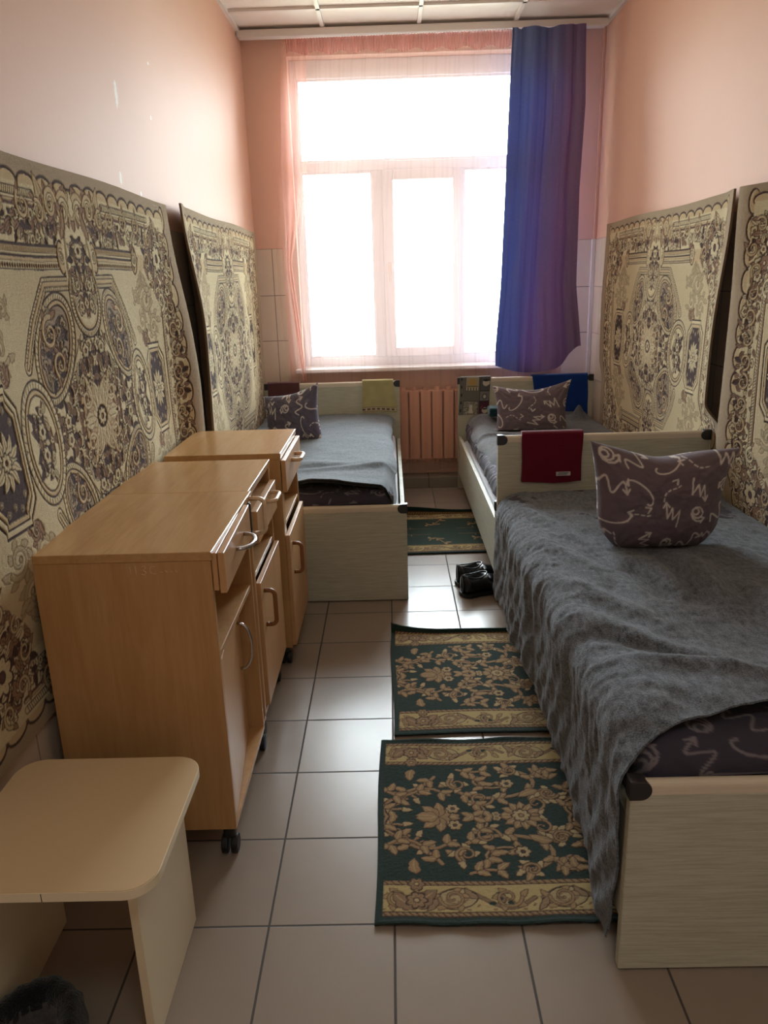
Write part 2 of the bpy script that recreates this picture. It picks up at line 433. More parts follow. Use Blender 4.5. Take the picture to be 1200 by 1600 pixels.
    cv.spiral(.085, .065, .036, 2.0, 1.3, 1, .010, CR, MD, 5, BE, .022); cv.ell(0, 0, .035, .035, DK); cv.flower(0, 0, .032, 8, CR, DK, MD)
    # right medallion
    for rx, ry, c in ((.128, .162, DK), (.122, .156, CR), (.106, .140, DK), (.100, .134, BE), (.090, .124, DK), (.085, .119, CR)): cv.ell(.402, 0, rx, ry, c)
    for k in range(44):
        a = k*PI/44*2; cv.stroke([(.402+.109*math.cos(a), .143*math.sin(a)), (.402+.120*math.cos(a+.02), .154*math.sin(a+.02))], .0028, PU)
    bouquet(cv, rng, .402, 0, .055, .085, 70, (CR, MD, DK), .023); cv.flower(.402, .03, .028, 6, CR, DK, PU)
    # top medallion hanging from the palmette
    cv.poly([(0, .34), (.105, .34), (.105, .50), (0, .50)], CR)
    for rx, ry, c in ((.108, .115, DK), (.102, .109, CR), (.088, .095, DK), (.082, .089, BE), (.072, .079, CR)): cv.ell(0, .345, rx, ry, c)
    for k in range(30):
        a = -PI/2+k*PI/30; cv.stroke([(.091*math.cos(a), .345+.098*math.sin(a)), (.100*math.cos(a+.02), .345+.107*math.sin(a+.02))], .0028, PU)
    cv.poly([(0, .36), (.070, .36), (.082, .45), (.075, .52), (0, .54)], CR)
    cv.stroke([(.086, .34), (.090, .42), (.080, .50)], .010, DK); cv.stroke([(.086, .34), (.090, .42), (.080, .50)], .005, BE)
    bouquet(cv, rng, 0, .39, .062, .105, 90, pal, .023); cv.flower(0, .47, .03, 7, CR, DK, PU)
    # palmette at the top
    cv.spiral(.055, .575, .052, PI*1.1, 1.5, -1, .017, BE, DK, 7, MD, .028); cv.spiral(.135, .585, .040, PI*.9, 1.5, -1, .014, BE, DK, 6, MD, .026)
    cv.leaf(.19, .54, 1.25, .115, .022, BE, DK, MD, 4); cv.leaf(.10, .50, 1.9, .09, .018, MD, DK, CR, 3); cv.leaf(0, .56, PI/2, .075, .026, CR, DK, MD, 3)
    cv.spiral(.215, .56, .030, PI*.4, 1.3, 1, .011, BE, DK, 4, MD, .02)
    # dark cartouche with rosette
    def cart(sx, sy, ox=.632): return [(ox-sx*.6, sy), (ox-sx*.6, sy*.9), (ox-sx, sy*.66), (ox-sx, -.05), (ox+sx, -.05), (ox+sx, sy*.66), (ox+sx*.6, sy*.9), (ox+sx*.6, sy)]
    for sx_, sy_, c in ((.108, .170, DK), (.101, .163, CR), (.090, .150, DK), (.085, .145, BE), (.076, .134, (70, 44, 42))): cv.poly(cart(sx_, sy_), c)
    for a in range(12): cv.leaf(.632, 0, a*PI/6, .072, .013, CR, DK, MD, 2)
    cv.flower(.632, 0, .026, 8, CR, DK, PU)
    for (x, y) in ((.575, .085), (.69, .085), (.632, .105), (.60, .115), (.665, .115)): cv.flower(x, y, .014, 5, (170, 148, 120), DK, CR)
    cv.leaf(.56, .16, 2.2, .06, .014, MD, DK, None, 3); cv.spiral(.56, .185, .024, 0, 1.2, 1, .009, MD, DK, 4, MD, .018)
    return cv

CARPET = wall_carpet_canvas()

def rug_canvas(plain_field=False):
    cv = Canvas(0, 1.16, 0, 0.385, 0.0011, (18, 50, 40))
    rng = random.Random(9)
    GR, TN, BR, BE, LT = (18, 50, 40), (176, 140, 98), (74, 46, 36), (206, 180, 122), (206, 178, 130)
    # beige border strip (bottom, mirrored to the top)
    cv.poly([(.018, .022), (1.14, .022), (1.14, .135), (.018, .135)], BE)
    cv.rope(.018, .030, 1.14, .030, .010, TN, BR, .016); cv.rope(.018, .132, 1.14, .132, .011, TN, BR, .018)
    for k in range(5):
        x = .20+.27*k
        t = np.linspace(0, 1, 24); P = [(x-.06+.25*u, .080+.030*math.sin(u*2*PI)) for u in t]; cv.band(P, .010, (150, 118, 86), BR, .0015)
        for rx, ry, c in ((.052, .034, BR), (.049, .031, (196, 172, 124)), (.030, .018, (160, 128, 92)), (.022, .012, (196, 172, 124))): cv.ell(x, .080, rx, ry, c, .15)
        for (dx, dy) in ((.105, .018), (.13, -.012), (.085, -.014), (.125, .022)): cv.ell(x+dx, .078+dy, .009, .006, GR); 
        cv.flower(x+.108, .080, .017, 6, (168, 136, 98), BR, GR)
        for s_ in (-1, 1): cv.leaf(x+.05*s_, .08, s_*2.2, .045, .009, (166, 134, 98), BR, None, 2)
    for k in range(9):
        cv.spiral(.055+.135*k, .083, .034, PI*(k % 2), 1.3, 1 if k % 2 else -1, .007, (176, 142, 98), (112, 78, 54), 5, (186, 152, 106), .018)
        for q in range(5): cv.ell(.02+.135*k+.024*q, .045+.012*(q % 3), .006, .003, (150, 116, 80), q)
    cv.leaf(.10, .05, PI*.75, .075, .024, (160, 124, 90), BR, LT, 3); cv.leaf(.10, .05, PI*.25, .075, .024, (160, 124, 90), BR, LT, 3)
    cv.flower(.10, .075, .030, 7, (172, 138, 100), BR, LT); cv.flower(.10, .128, .024, 6, (168, 134, 96), BR, BE)
    # field, mirrored about v=.385
    def vine(P, wd=.012):
        P = np.array(P); cv.band(P, wd, TN, BR, .0018)
        for i in range(1, len(P)-1, 3):
            d = P[min(i+1, len(P)-1)]-P[i-1]; a = math.atan2(d[1], d[0])
            cv.leaf(P[i, 0], P[i, 1], a+.8, .042, .012, TN, BR, LT, 2); cv.leaf(P[i, 0], P[i, 1], a-.8, .036, .011, TN, BR, LT, 2)
    for o in (() if plain_field else (0.0, .52)):
        t = np.linspace(0, 1, 18)
        vine([(o+.34+.125*math.cos(3.5-4.9*u), .235+.070*math.sin(3.5-4.9*u)) for u in t])
        vine([(o+.34+.055*math.cos(.3+3.8*u), .225+.034*math.sin(.3+3.8*u)) for u in t[::2]], .007)
        cv.flower(o+.385, .240, .025, 6, LT, BR, (90, 62, 50)); cv.leaf(o+.30, .232, .1, .05, .012, TN, BR, LT, 2)
        for a in (.4, 1.1, 1.9, 2.6): cv.leaf(o+.47, .275, a, .065, .017, TN, BR, LT, 2)
        for a in (-.4, -1.2, -2.2): cv.leaf(o+.49, .215, a, .058, .014, TN, BR, LT, 3)
        vine([(o+.47+.06*u, .20-.03*math.sin(u*PI)) for u in t[::3]], .008)
        for (sx_, sy_, rr_, a_, g_) in ((.30, .305, .036, 0, 1), (.455, .335, .030, 2.2, -1), (.05, .325, .030, 1, 1), (.235, .235, .030, 4, -1), (.12, .275, .026, 2, 1), (.50, .29, .028, .4, 1), (.40, .175, .024, 3, -1)):
            cv.spiral(o+sx_, sy_, rr_, a_, 1.25, g_, .008, TN, BR, 4, LT, .022)
        # central blossom
        for a in range(0, 7): cv.leaf(o+.405, .385, PI+a*PI/6, .060, .016, TN, BR, LT, 2)
        cv.flower(o+.405, .385, .030, 8, LT, BR, TN); cv.flower(o+.335, .378, .016, 5, LT, BR, TN)
        # left palmettes
        for a in (-.2, -.9, -1.6, -2.4, PI): cv.leaf(o+.17, .385, a, .062, .018, TN, BR, LT, 2)
        cv.flower(o+.215, .350, .024, 6, LT, BR, (110, 80, 60))
        vine([(o+.07+.055*math.cos(1.6+3.6*u), .355+.050*math.sin(1.6+3.6*u)) for u in t[::2]], .008)
        vine([(o+.25+.055*math.cos(-1.3+3.0*u), .358+.036*math.sin(-1.3+3.0*u)) for u in t[::2]], .006)
        vine([(o+.10+.072*math.cos(.3+3.2*u), .225+.055*math.sin(3.6-3.2*u)) for u in t[::2]], .010)
        vine([(o+.03+.19*u, .275+.018*math.sin(u*2.4*PI)) for u in t[::2]], .009)
        cv.leaf(o+.10, .165, PI/2, .055, .016, TN, BR, LT, 2)
        vine([(o+.24+.10*u, .165+.012*math.sin(u*PI)) for u in t[::3]], .009)
    if plain_field:
        cv.poly([(.02, .138), (1.14, .138), (1.14, .385), (.02, .385)], (30, 62, 52))
        for y_ in (.15, .156, .20, .36): cv.stroke([(.03, y_), (1.13, y_)], .0016, (52, 84, 70))
        for o in (.18, .44, .70):
            vine([(o+.10*u, .215+.05*math.sin(u*5)) for u in np.linspace(0, 1, 9)], .008); cv.flower(o+.05, .245, .016, 5, LT, BR, GR)
        for o in (.24, .62): cv.stroke([(o, .33), (o+.22, .33)], .004, TN); cv.stroke([(o+.10, .30), (o+.10, .33)], .005, TN)
    # woven edge
    for P in ([(0, .006), (1.16, .006)], [(.006, 0), (.006, .40)], [(1.154, 0), (1.154, .40)]): cv.stroke(P, .024, (20, 50, 42))
    return cv
RUG = rug_canvas(); RUG_PLAIN = rug_canvas(True)

def arrow_canvas(seed, base, ink, x1=0.56, y1=0.44, n=15):
    cv = Canvas(0, x1, 0, y1, 0.0013, base); rng = random.Random(seed)
    def head(x, y, a, s=.022): 
        for d in (2.55, -2.55): cv.stroke([(x, y), (x+s*math.cos(a+d), y+s*math.sin(a+d))], .0068, ink)
    def path(P): 
        P = np.array(P); cv.stroke(P, .0068, ink); d = P[-1]-P[-3]; head(P[-1, 0], P[-1, 1], math.atan2(d[1], d[0]))
    cols = int(round(x1/.115)); rows = int(round(y1/.105))
    for j in range(rows):
        for i in range(cols):
            x = (i+.5+rng.uniform(-.12, .12))*x1/cols; y = (j+.5+rng.uniform(-.12, .12))*y1/rows; a = rng.choice((0, PI, PI/2, -PI/2, .7, 2.4))+rng.uniform(-.3, .3)
            k = (i*3+j*2+seed) % 5; t = np.linspace(0, 1, 26); ca, sa = math.cos(a), math.sin(a)
            def R(Q): return [(x+u*ca-v*sa, y+u*sa+v*ca) for u, v in Q]
            if k == 0: path(R([(-.05+.1*u-.028*math.sin(2*PI*u)*1.2, .020*math.cos(2*PI*u)*(1 if 0 <= u <= 1 else 0)) for u in t]))
            elif k == 1: path(R([(-.045, -.02), (.02, -.03), (-.015, 0), (.03, .004), (-.01, .022), (.02, .026), (.052, .028)]))
            elif k == 2: path(R([(-.05+.10*u, .026*math.sin(u*3.2*PI)) for u in t]))
            elif k == 3:
                for q in range(5): cv.stroke(R([(-.05+.02*q, .015*math.sin(q)), (-.039+.02*q, .015*math.sin(q+.5))]), .0052, ink)
                P = R([(.045, .012), (.05, .012), (.056, .010)]); head(P[-1][0], P[-1][1], a)
            else: path(R([(.034*(1-.75*u)*math.cos(5*PI*u)*-1+.02*u, .034*(1-.75*u)*math.sin(5*PI*u)*.9) for u in t[::-1]]))
    return cv
INK = (212, 202, 198)
ARROW_A = arrow_canvas(3, (112, 97, 106), INK); ARROW_B = arrow_canvas(8, (114, 100, 108), INK); ARROW_C = arrow_canvas(14, (100, 94, 110), INK)
SHEETC = arrow_canvas(21, (66, 62, 76), (128, 122, 128), 1.15, 1.05, 0)

# ------------------------------------------------------------------ materials
M_ = {}
def peach():
    x = N('peach_wall_paint'); f = x.noise(1.6, None, 5); g = x.noise(60, None, 2)
    c = x.mix(f, lin((220, 174, 150)), lin((229, 185, 160)))
    # worn patches of bare white plaster (left wall)
    m = None
    for (y, z, ry, rz) in ((1.455, 2.10, .022, .06), (1.40, 1.83, .016, .03), (1.86, 2.10, .009, .012), (1.62, 1.80, .012, .012), (1.9, 2.3, .012, .008)):
        v = x.n('ShaderNodeVectorMath', operation='SUBTRACT'); x.l(x.co, v.inputs[0]); v.inputs[1].default_value = (-.89, y, z)
        s = x.n('ShaderNodeVectorMath', operation='MULTIPLY'); x.l(v.outputs[0], s.inputs[0]); s.inputs[1].default_value = (20, 1/ry, 1/rz)
        ln = x.n('ShaderNodeVectorMath', operation='LENGTH'); x.l(s.outputs[0], ln.inputs[0])
        k = x.math('SUBTRACT', 1.25, x.math('ADD', ln.outputs['Value'], x.math('MULTIPLY', x.noise(70, None, 3), .9)))
        k = x.math('MINIMUM', x.math('MAXIMUM', x.math('MULTIPLY', k, 4.0), 0.0), 1.0); m = k if m is None else x.math('MAXIMUM', m, k)
    x.col(x.mix(m, c, lin((240, 232, 224)))); x.rough(0.62); x.spec(.25)
    x.bump(x.math('ADD', x.math('MULTIPLY', f, 2.0), x.math('MULTIPLY', g, .25)), 0.35, 0.004); return x.m
M_['peach'] = peach()
M_['salmon'] = plain('salmon_wall_paint', (231, 194, 176), .6, var=.03, sc=3, spec=.25)

def tiles(name, a, b, grout, tx, ty, axes, offs, gw, rough, bumpn=0.0, spec=.5, rv=None):
    """square/rect tiles from object coordinates along two axes"""
    x = N(name); s = x.n('ShaderNodeSeparateXYZ'); x.l(x.co, s.inputs[0]); ax = [s.outputs['XYZ'.index(k)] for k in axes]
    u = x.math('DIVIDE', x.math('ADD', ax[0], offs[0]), tx); v = x.math('DIVIDE', x.math('ADD', ax[1], offs[1]), ty)
    def edge(t, size):
        f = x.math('FRACT', t); d = x.math('MINIMUM', f, x.math('SUBTRACT', 1.0, f)); return x.math('MULTIPLY', d, size)
    d = x.math('MINIMUM', edge(u, tx), edge(v, ty))
    g = x.n('ShaderNodeMapRange'); g.inputs[1].default_value = gw*.5; g.inputs[2].default_value = gw*.5+.0012; x.l(d, g.inputs[0])
    cx = x.n('ShaderNodeCombineXYZ'); x.l(x.math('FLOOR', u), cx.inputs[0]); x.l(x.math('FLOOR', v), cx.inputs[1])
    wn = x.n('ShaderNodeTexWhiteNoise'); x.l(cx.outputs[0], wn.inputs[0])
    n = x.noise(9, None, 5); f = x.math('ADD', x.math('MULTIPLY', n, .6), x.math('MULTIPLY', wn.outputs[0], .4))
    x.col(x.mix(g.outputs[0], lin(grout), x.mix(f, lin(a), lin(b))))
    rr = x.n('ShaderNodeMapRange'); x.l(g.outputs[0], rr.inputs[0]); rr.inputs[3].default_value = .85; rr.inputs[4].default_value = rough
    x.rough(rr.outputs[0]); x.spec(spec)
    x.bump(x.math('ADD', g.outputs[0], x.math('MULTIPLY', x.noise(500, None, 2), .04)), .5, .0015); return x.m
M_['floor'] = tiles('floor_tile', (144, 130, 118), (157, 141, 128), (78, 70, 66), .3, .3, 'XY', (0, 0), .0045, .26)
M_['tile_b'] = tiles('wall_tile_back', (222, 206, 190), (232, 216, 200), (150, 136, 126), .25, .31, 'XZ', (.775, -.14), .004, .25)
M_['tile_s'] = tiles('wall_tile_side', (214, 196, 178), (224, 206, 188), (150, 136, 126), .25, .31, 'YZ', (.05, -.14), .004, .25)
M_['plinth'] = tiles('plinth_tile', (136, 126, 114), (146, 136, 122), (84, 76, 70), .3, .3, 'XZ', (0.02, .21), .004, .3)
M_['ceil'] = plain('ceiling_board', (244, 238, 230), .9, var=.03, sc=60, bump=.4, bsc=130)
M_['tbar'] = plain('ceiling_bar_white', (232, 226, 220), .5)
M_['pvc'] = plain('white_window_plastic', (236, 240, 246), .3)
M_['sillw'] = plain('sill_white', (236, 232, 228), .3)
M_['white'] = plain('white_paint', (232, 226, 220), .4)
M_['beech'] = wood('beech_laminate', (176, 132, 84), (195, 152, 104), (3.2, 3.2, .30), .36)
M_['beech_top'] = wood('beech_laminate_top', (178, 134, 86), (197, 155, 106), (3.2, .30, 3.2), .23)
M_['beech_front'] = wood('beech_laminate_front', (188, 142, 96), (204, 158, 112), (3.2, 3.2, .30), .34)
M_['brownplastic'] = plain('brown_plastic', (134, 86, 48), .35)
M_['creamplastic'] = plain('cream_plastic', (226, 196, 162), .3)
M_['chrome'] = plain('chrome', (200, 200, 205), .18, 1)
M_['dmetal'] = plain('dark_metal', (90, 92, 98), .35, 1)
M_['black'] = plain('black_rubber', (22, 22, 24), .55)
M_['cap'] = plain('dark_grey_plastic', (46, 44, 46), .4)
M_['stooltop'] = plain('cream_laminate', (216, 190, 152), .35, var=.03, sc=4, bump=.12, bsc=300)
M_['stooledge'] = plain('cream_edge_band', (236, 222, 192), .4)
M_['stoolleg'] = plain('cream_laminate_panel', (222, 208, 178), .42, var=.03, sc=5, bump=.12, bsc=300)
def bedwood():
    x = N('whitewashed_wood'); v = x.mapping((.35, .35, 9.0)); f = x.noise(7, v, 6, .65, .3); g = x.noise(26, v, 4, .7)
    x.col(x.mix(x.ramp(g, [(.40, (0, 0, 0)), (.72, (1, 1, 1))]), x.mix(f, lin((200, 200, 182)), lin((192, 190, 172))), lin((168, 164, 146))))
    x.rough(.5); x.bump(g, .35, .0012); return x.m
M_['bed'] = bedwood()
M_['bededge'] = wood('whitewashed_edge', (210, 198, 178), (222, 210, 190), (.35, 4, 9), .4)
M_['mattress'] = plain('white_mattress_ticking', (226, 228, 236), .7, var=.03, sc=30)

def cloth(name, rgb, rgb2, nsc=500, bump=.5, sheen=.3, dist=.002, fine=None, rough=.95):
    x = N(name); f = x.math('ADD', x.math('MULTIPLY', x.noise(nsc, None, 3, .7), .62), x.math('MULTIPLY', x.noise(nsc*.3, x.mapping((1, .45, 1)), 2), .38)); g = x.noise(8, None, 3)
    c = x.mix(x.ramp(f, [(.35, (0, 0, 0)), (.68, (1, 1, 1))]), lin(rgb), lin(rgb2)); c = x.mix(x.math('MULTIPLY', g, .25), c, tuple(v*.8 for v in lin(rgb)))
    x.col(c); x.rough(rough); x.spec(.15); x.b.inputs['Sheen Weight'].default_value = sheen; x.b.inputs['Sheen Roughness'].default_value = .5
    x.bump(f, bump, dist); return x.m
M_['wool'] = cloth('grey_wool_blanket', (50, 53, 58), (138, 145, 157), 240, 1.0, .25, .005)
M_['wool2'] = cloth('blue_grey_wool_blanket', (70, 76, 83), (122, 131, 140), 330, .6, .25, .003)
M_['wool3'] = cloth('mid_grey_wool_blanket', (66, 66, 69), (118, 119, 122), 330, .6, .25, .003)
M_['burg'] = cloth('burgundy_terry', (92, 10, 34), (116, 20, 48), 700, .7, .25)
M_['maroon'] = cloth('brown_terry', (92, 58, 62), (112, 74, 76), 700, .7, .3)
M_['bluet'] = cloth('royal_blue_fleece', (8, 46, 120), (22, 66, 150), 600, .5, .3)
M_['teal'] = cloth('dark_teal_cloth', (18, 48, 54), (30, 62, 66), 600, .5, .2)
M_['fur'] = cloth('dark_fur', (8, 9, 12), (22, 23, 28), 260, 1.0, .3, .006)
M_['lining'] = cloth('grey_lining', (70, 68, 68), (96, 92, 92), 400, .6, .3)
M_['shoe'] = plain('black_leather', (14, 15, 20), .28, bump=.2, bsc=80)
M_['pile'] = attr_mat('woven_pile', .95, 700, .9, .004, .15, .35)
M_['print'] = attr_mat('printed_cotton', .8, 1200, .3, .001, .1, .12)
M_['terryc'] = attr_mat('khaki_terry', .95, 800, .8, .003, .25, .2)
M_['carpetback'] = plain('carpet_backing', (122, 100, 76), .95)
M_['radi'] = plain('peach_radiator_enamel', (226, 176, 150), .35)
M_['chalk'] = plain('pale_scratch', (222, 190, 150), .6)

def sheer(name='sheer_pink_voile', rgb=(250, 214, 206), dens=.13):
    x = N(name); t = x.t
    col = lin(rgb)
    tr = x.n('ShaderNodeBsdfTransparent'); tr.inputs[0].default_value = (1, .975, .965, 1)
    tl = x.n('ShaderNodeBsdfTranslucent'); tl.inputs[0].default_value = (*col, 1)
    df = x.n('ShaderNodeBsdfDiffuse'); df.inputs[0].default_value = (*col, 1)
    m1 = x.n('ShaderNodeMixShader'); m1.inputs[0].default_value = .45; x.l(tl.outputs[0], m1.inputs[1]); x.l(df.outputs[0], m1.inputs[2])
    lw = x.n('ShaderNodeLayerWeight'); lw.inputs[0].default_value = .35
    fac = x.math('ADD', dens, x.math('MULTIPLY', lw.outputs['Facing'], .38)); fac = x.math('MINIMUM', fac, .9)
    m2 = x.n('ShaderNodeMixShader'); x.l(fac, m2.inputs[0]); x.l(tr.outputs[0], m2.inputs[1]); x.l(m1.outputs[0], m2.inputs[2])
    x.l(m2.outputs[0], x.out.inputs[0]); return x.m
M_['sheer'] = sheer(); M_['sheer_head'] = sheer('gathered_pink_voile', (226, 160, 156), .40); M_['sheer_fold'] = sheer('doubled_pink_voile', (244, 184, 172), .24)
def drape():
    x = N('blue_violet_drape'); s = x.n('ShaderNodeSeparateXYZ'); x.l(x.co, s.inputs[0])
    # window glare painted in: blue at the left and top, violet right and hem
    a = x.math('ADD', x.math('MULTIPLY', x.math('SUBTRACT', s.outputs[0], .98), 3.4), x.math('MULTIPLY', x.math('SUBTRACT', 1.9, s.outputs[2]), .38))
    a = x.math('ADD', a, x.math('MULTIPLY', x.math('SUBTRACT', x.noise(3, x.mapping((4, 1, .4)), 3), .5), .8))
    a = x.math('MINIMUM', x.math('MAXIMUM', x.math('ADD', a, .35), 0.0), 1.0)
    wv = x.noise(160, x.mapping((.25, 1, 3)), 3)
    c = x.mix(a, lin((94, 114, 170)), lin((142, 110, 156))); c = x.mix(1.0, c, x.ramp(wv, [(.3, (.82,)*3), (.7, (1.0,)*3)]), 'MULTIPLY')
    df = x.n('ShaderNodeBsdfDiffuse'); tl = x.n('ShaderNodeBsdfTranslucent'); x.l(c, df.inputs[0]); x.l(c, tl.inputs[0])
    gl = x.n('ShaderNodeBsdfGlossy'); gl.inputs['Roughness'].default_value = .38; gl.inputs[0].default_value = (.75, .82, 1, 1)
    m = x.n('ShaderNodeMixShader'); m.inputs[0].default_value = .34; x.l(df.outputs[0], m.inputs[1]); x.l(tl.outputs[0], m.inputs[2])
    m2 = x.n('ShaderNodeMixShader'); m2.inputs[0].default_value = .07; x.l(m.outputs[0], m2.inputs[1]); x.l(gl.outputs[0], m2.inputs[2])
    x.l(m2.outputs[0], x.out.inputs[0]); return x.m
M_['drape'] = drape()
def glass():
    x = N('window_glass'); tr = x.n('ShaderNodeBsdfTransparent'); tr.inputs[0].default_value = (.97, .99, .98, 1)
    gl = x.n('ShaderNodeBsdfGlossy'); gl.inputs['Roughness'].default_value = .02; fr = x.n('ShaderNodeFresnel'); fr.inputs[0].default_value = 1.45
    m = x.n('ShaderNodeMixShader'); x.l(fr.outputs[0], m.inputs[0]); x.l(tr.outputs[0], m.inputs[1]); x.l(gl.outputs[0], m.inputs[2]); x.l(m.outputs[0], x.out.inputs[0]); return x.m
M_['glass'] = glass()
def fillm():
    x = N('fill_diffuser'); e = x.n('ShaderNodeEmission'); e.inputs[0].default_value = (.90, 1, .93, 1); e.inputs[1].default_value = FILL_POWER
    x.l(e.outputs[0], x.out.inputs[0]); return x.m
M_['fill_light'] = fillm()

# ------------------------------------------------------------------ the room
XL, XR, YB, YF, H = -.89, 1.450, 4.14, -2.6, 2.98
TZ = 1.69                               # top of the wall tiling
struct(MB().box(XL-.15, XR+.15, YF-.15, YB+.32, -.12, 0).build('floor', M_['floor']))
struct(MB().box(XL-.15, XR+.15, YF-.15, YB+.32, H+.012, H+.14).build('ceiling', M_['ceil']))
def side_wall(name, x_in, x_out):
    s = 1 if x_in > x_out else -1
    b = MB(); b.box(min(x_in, x_out), max(x_in, x_out), YF-.15, YB+.32, 0, H+.012, mi=0)
    b.box(min(x_in, x_in+s*.008), max(x_in, x_in+s*.008), YF, YB, 0, TZ, mi=1)
    return struct(b.build(name, [M_['peach'], M_['tile_s']]))
side_wall('wall_left', XL, XL-.15); side_wall('wall_right', XR, XR+.15)
WX0, WX1, WZ0, WZ1 = -.60, 1.14, .84, 2.86
b = MB()
b.box(XL, WX0, YB, YB+.32, 0, H+.012); b.box(WX1, XR, YB, YB+.32, 0, H+.012)
b.box(WX0, WX1, YB, YB+.32, 0, WZ0); b.box(WX0, WX1, YB, YB+.32, WZ1, H+.012)
b.box(XL, WX0-.10, YB-.008, YB, 0, TZ, mi=1); b.box(WX1+.10, XR, YB-.008, YB, 0, TZ, mi=1)
struct(b.build('wall_back', [M_['salmon'], M_['tile_b']]))
b = MB(); b.box(XL, .15, YF-.15, YF, 0, H+.012); b.box(1.05, XR, YF-.15, YF, 0, H+.012); b.box(.15, 1.05, YF-.15, YF, 2.05, H+.012)
struct(b.build('wall_front', M_['peach']))
# suspended ceiling bars
b = MB()
for x in (-.348, .252, .852): b.box(x-.012, x+.012, YF, YB, H-.004, H+.012)
for k in range(11):
    y = 3.655-.6*k
    if y > YF: b.box(XL, XR, y-.012, y+.012, H-.004, H+.012)
struct(b.build('trim_1', M_['tbar']))
b = MB(); b.box(XL, XL+.022, YF, YB, H-.012, H+.012); b.box(XR-.022, XR, YF, YB, H-.012, H+.012); b.box(XL, XR, YB-.022, YB, H-.012, H+.012)
struct(b.build('trim_2', M_['tbar']))
# corner strips and tile edging
struct(MB().box(XR-.034, XR-.008, YB-.034, YB-.008, .0, TZ, bev=.003).build('trim_3', M_['white']))
struct(MB().box(XR-.020, XR, YB-.018, YB, TZ, H-.012, bev=.004).build('trim_4', M_['peach']))
# tiled plinth under the radiator
b = MB(); b.box(XL+.008, XR-.008, 3.99, YB, 0, .078, mi=0, bev=.003)
struct(b.build('trim_5', M_['plinth']))
# door behind the viewer
d = thing('door_1', (.15, YF, 0), None, None); struct(d)
MB().box(.15, .20, YF-.10, YF+.015, 0, 2.05).box(1.00, 1.05, YF-.10, YF+.015, 0, 2.05).box(.20, 1.00, YF-.10, YF+.015, 2.0, 2.05).build('door_frame', M_['white'], d)
MB().box(.20, 1.00, YF-.06, YF-.02, .005, 2.0, bev=.003).build('door_leaf', M_['white'], d)
MB().tube([(.93, YF-.02, 1.0), (.93, YF+.03, 1.0), (.83, YF+.035, 1.0)], .009).build('door_handle', M_['chrome'], d)

# window: outer frame, three lights below, one above
win = thing('window_1', (.27, 4.25, WZ0), None, None); struct(win)
YW0, YW1 = 4.24, 4.30
b = MB()
gl = [(-.545, -.085, .945, 2.165), (.565, 1.085, .945, 2.165), (-.545, 1.085, 2.255, 2.735)]
b.box(WX0, -.56, YW0, YW1, WZ0, WZ1, .004).box(1.10, WX1, YW0, YW1, WZ0, WZ1, .004)
b.box(-.56, 1.10, YW0, YW1, WZ0, .93, .004).box(-.56, 1.10, YW0, YW1, 2.75, WZ1, .004)
b.box(-.56, 1.10, YW0, YW1, 2.18, 2.24, .004)
b.box(-.075, -.005, YW0, YW1, .93, 2.18, .004).box(.53, .555, YW0, YW1, .93, 2.18, .004)
for (x0, x1, z0, z1) in gl:
    b.box(x0-.016, x0, YW0+.012, YW1-.01, z0-.016, z1+.016, .003).box(x1, x1+.016, YW0+.012, YW1-.01, z0-.016, z1+.016, .003)
    b.box(x0, x1, YW0+.012, YW1-.01, z0-.016, z0, .003).box(x0, x1, YW0+.012, YW1-.01, z1, z1+.016, .003)
b.build('window_frame', M_['pvc'], win)
b = MB()   # opening sash, stands a little proud
sx0, sx1, sz0, sz1 = -.005, .53, .93, 2.18
b.box(sx0, .070, YW0-.02, YW1-.01, sz0, sz1, .006).box(.478, sx1, YW0-.02, YW1-.01, sz0, sz1, .006)
b.box(.070, .478, YW0-.02, YW1-.01, sz0, .995, .006).box(.070, .478, YW0-.02, YW1-.01, 2.115, sz1, .006)
sash = b.build('window_sash', M_['pvc'], win)
MB().box(.022, .046, YW0-.030, YW0-.02, 1.50, 1.58, .003).box(.028, .042, YW0-.046, YW0-.030, 1.44, 1.56, .005).build('window_handle', M_['white'], sash)
for (x0, x1, z0, z1) in gl+[(.070, .478, .995, 2.115)]:
    MB().box(x0, x1, 4.268, 4.272, z0, z1).build('pane', M_['glass'], win)
MB().box(WX0-.05, WX1+.05, 4.04, YW0, .845, .872, .006).build('window_sill', M_['sillw'], win)

# added fill panel, unseen behind the viewer, brightens the near half of the room
lp = thing('fill_panel', (.25, -1.65, H), 'added out-of-view fill light panel in the ceiling, square with a white frame', 'fill_light')
b = MB(); x0, x1, y0, y1 = -.05, .55, -1.95, -1.35
b.box(x0, x1, y0, y0+.02, H-.014, H+.004).box(x0, x1, y1-.02, y1, H-.014, H+.004).box(x0, x0+.02, y0, y1, H-.014, H+.004).box(x1-.02, x1, y0, y1, H-.014, H+.004)
b.build('frame', M_['tbar'], lp); MB().box(x0+.02, x1-.02, y0+.02, y1-.02, H-.010, H+.002).build('diffuser', M_['fill_light'], lp)

# ------------------------------------------------------------------ radiator
rad = thing('radiator', (.28, 4.09, .078), 'peach painted sectional radiator behind the sheer curtain under the window', 'radiator')
for k in range(9):
    x = -.06+.082*k
    b = MB(); b.box(x-.036, x+.036, 4.052, 4.066, .20, .70, .006, 3); b.box(x-.012, x+.012, 4.066, 4.115, .19, .71, .006, 2)
    b.tube([(x, 4.085, .175), (x, 4.085, .23)], .022, 12); b.tube([(x, 4.085, .67), (x, 4.085, .725)], .022, 12)
    b.build('radiator_section', M_['radi'], rad)
for z in (.205, .69): MB().tube([(-.13, 4.085, z), (.66, 4.085, z)], .016, 14).build('pipe', M_['radi'], rad)
for x in (-.02, .52): MB().box(x, x+.02, 4.05, 4.12, .078, .19).build('bracket', M_['radi'], rad)

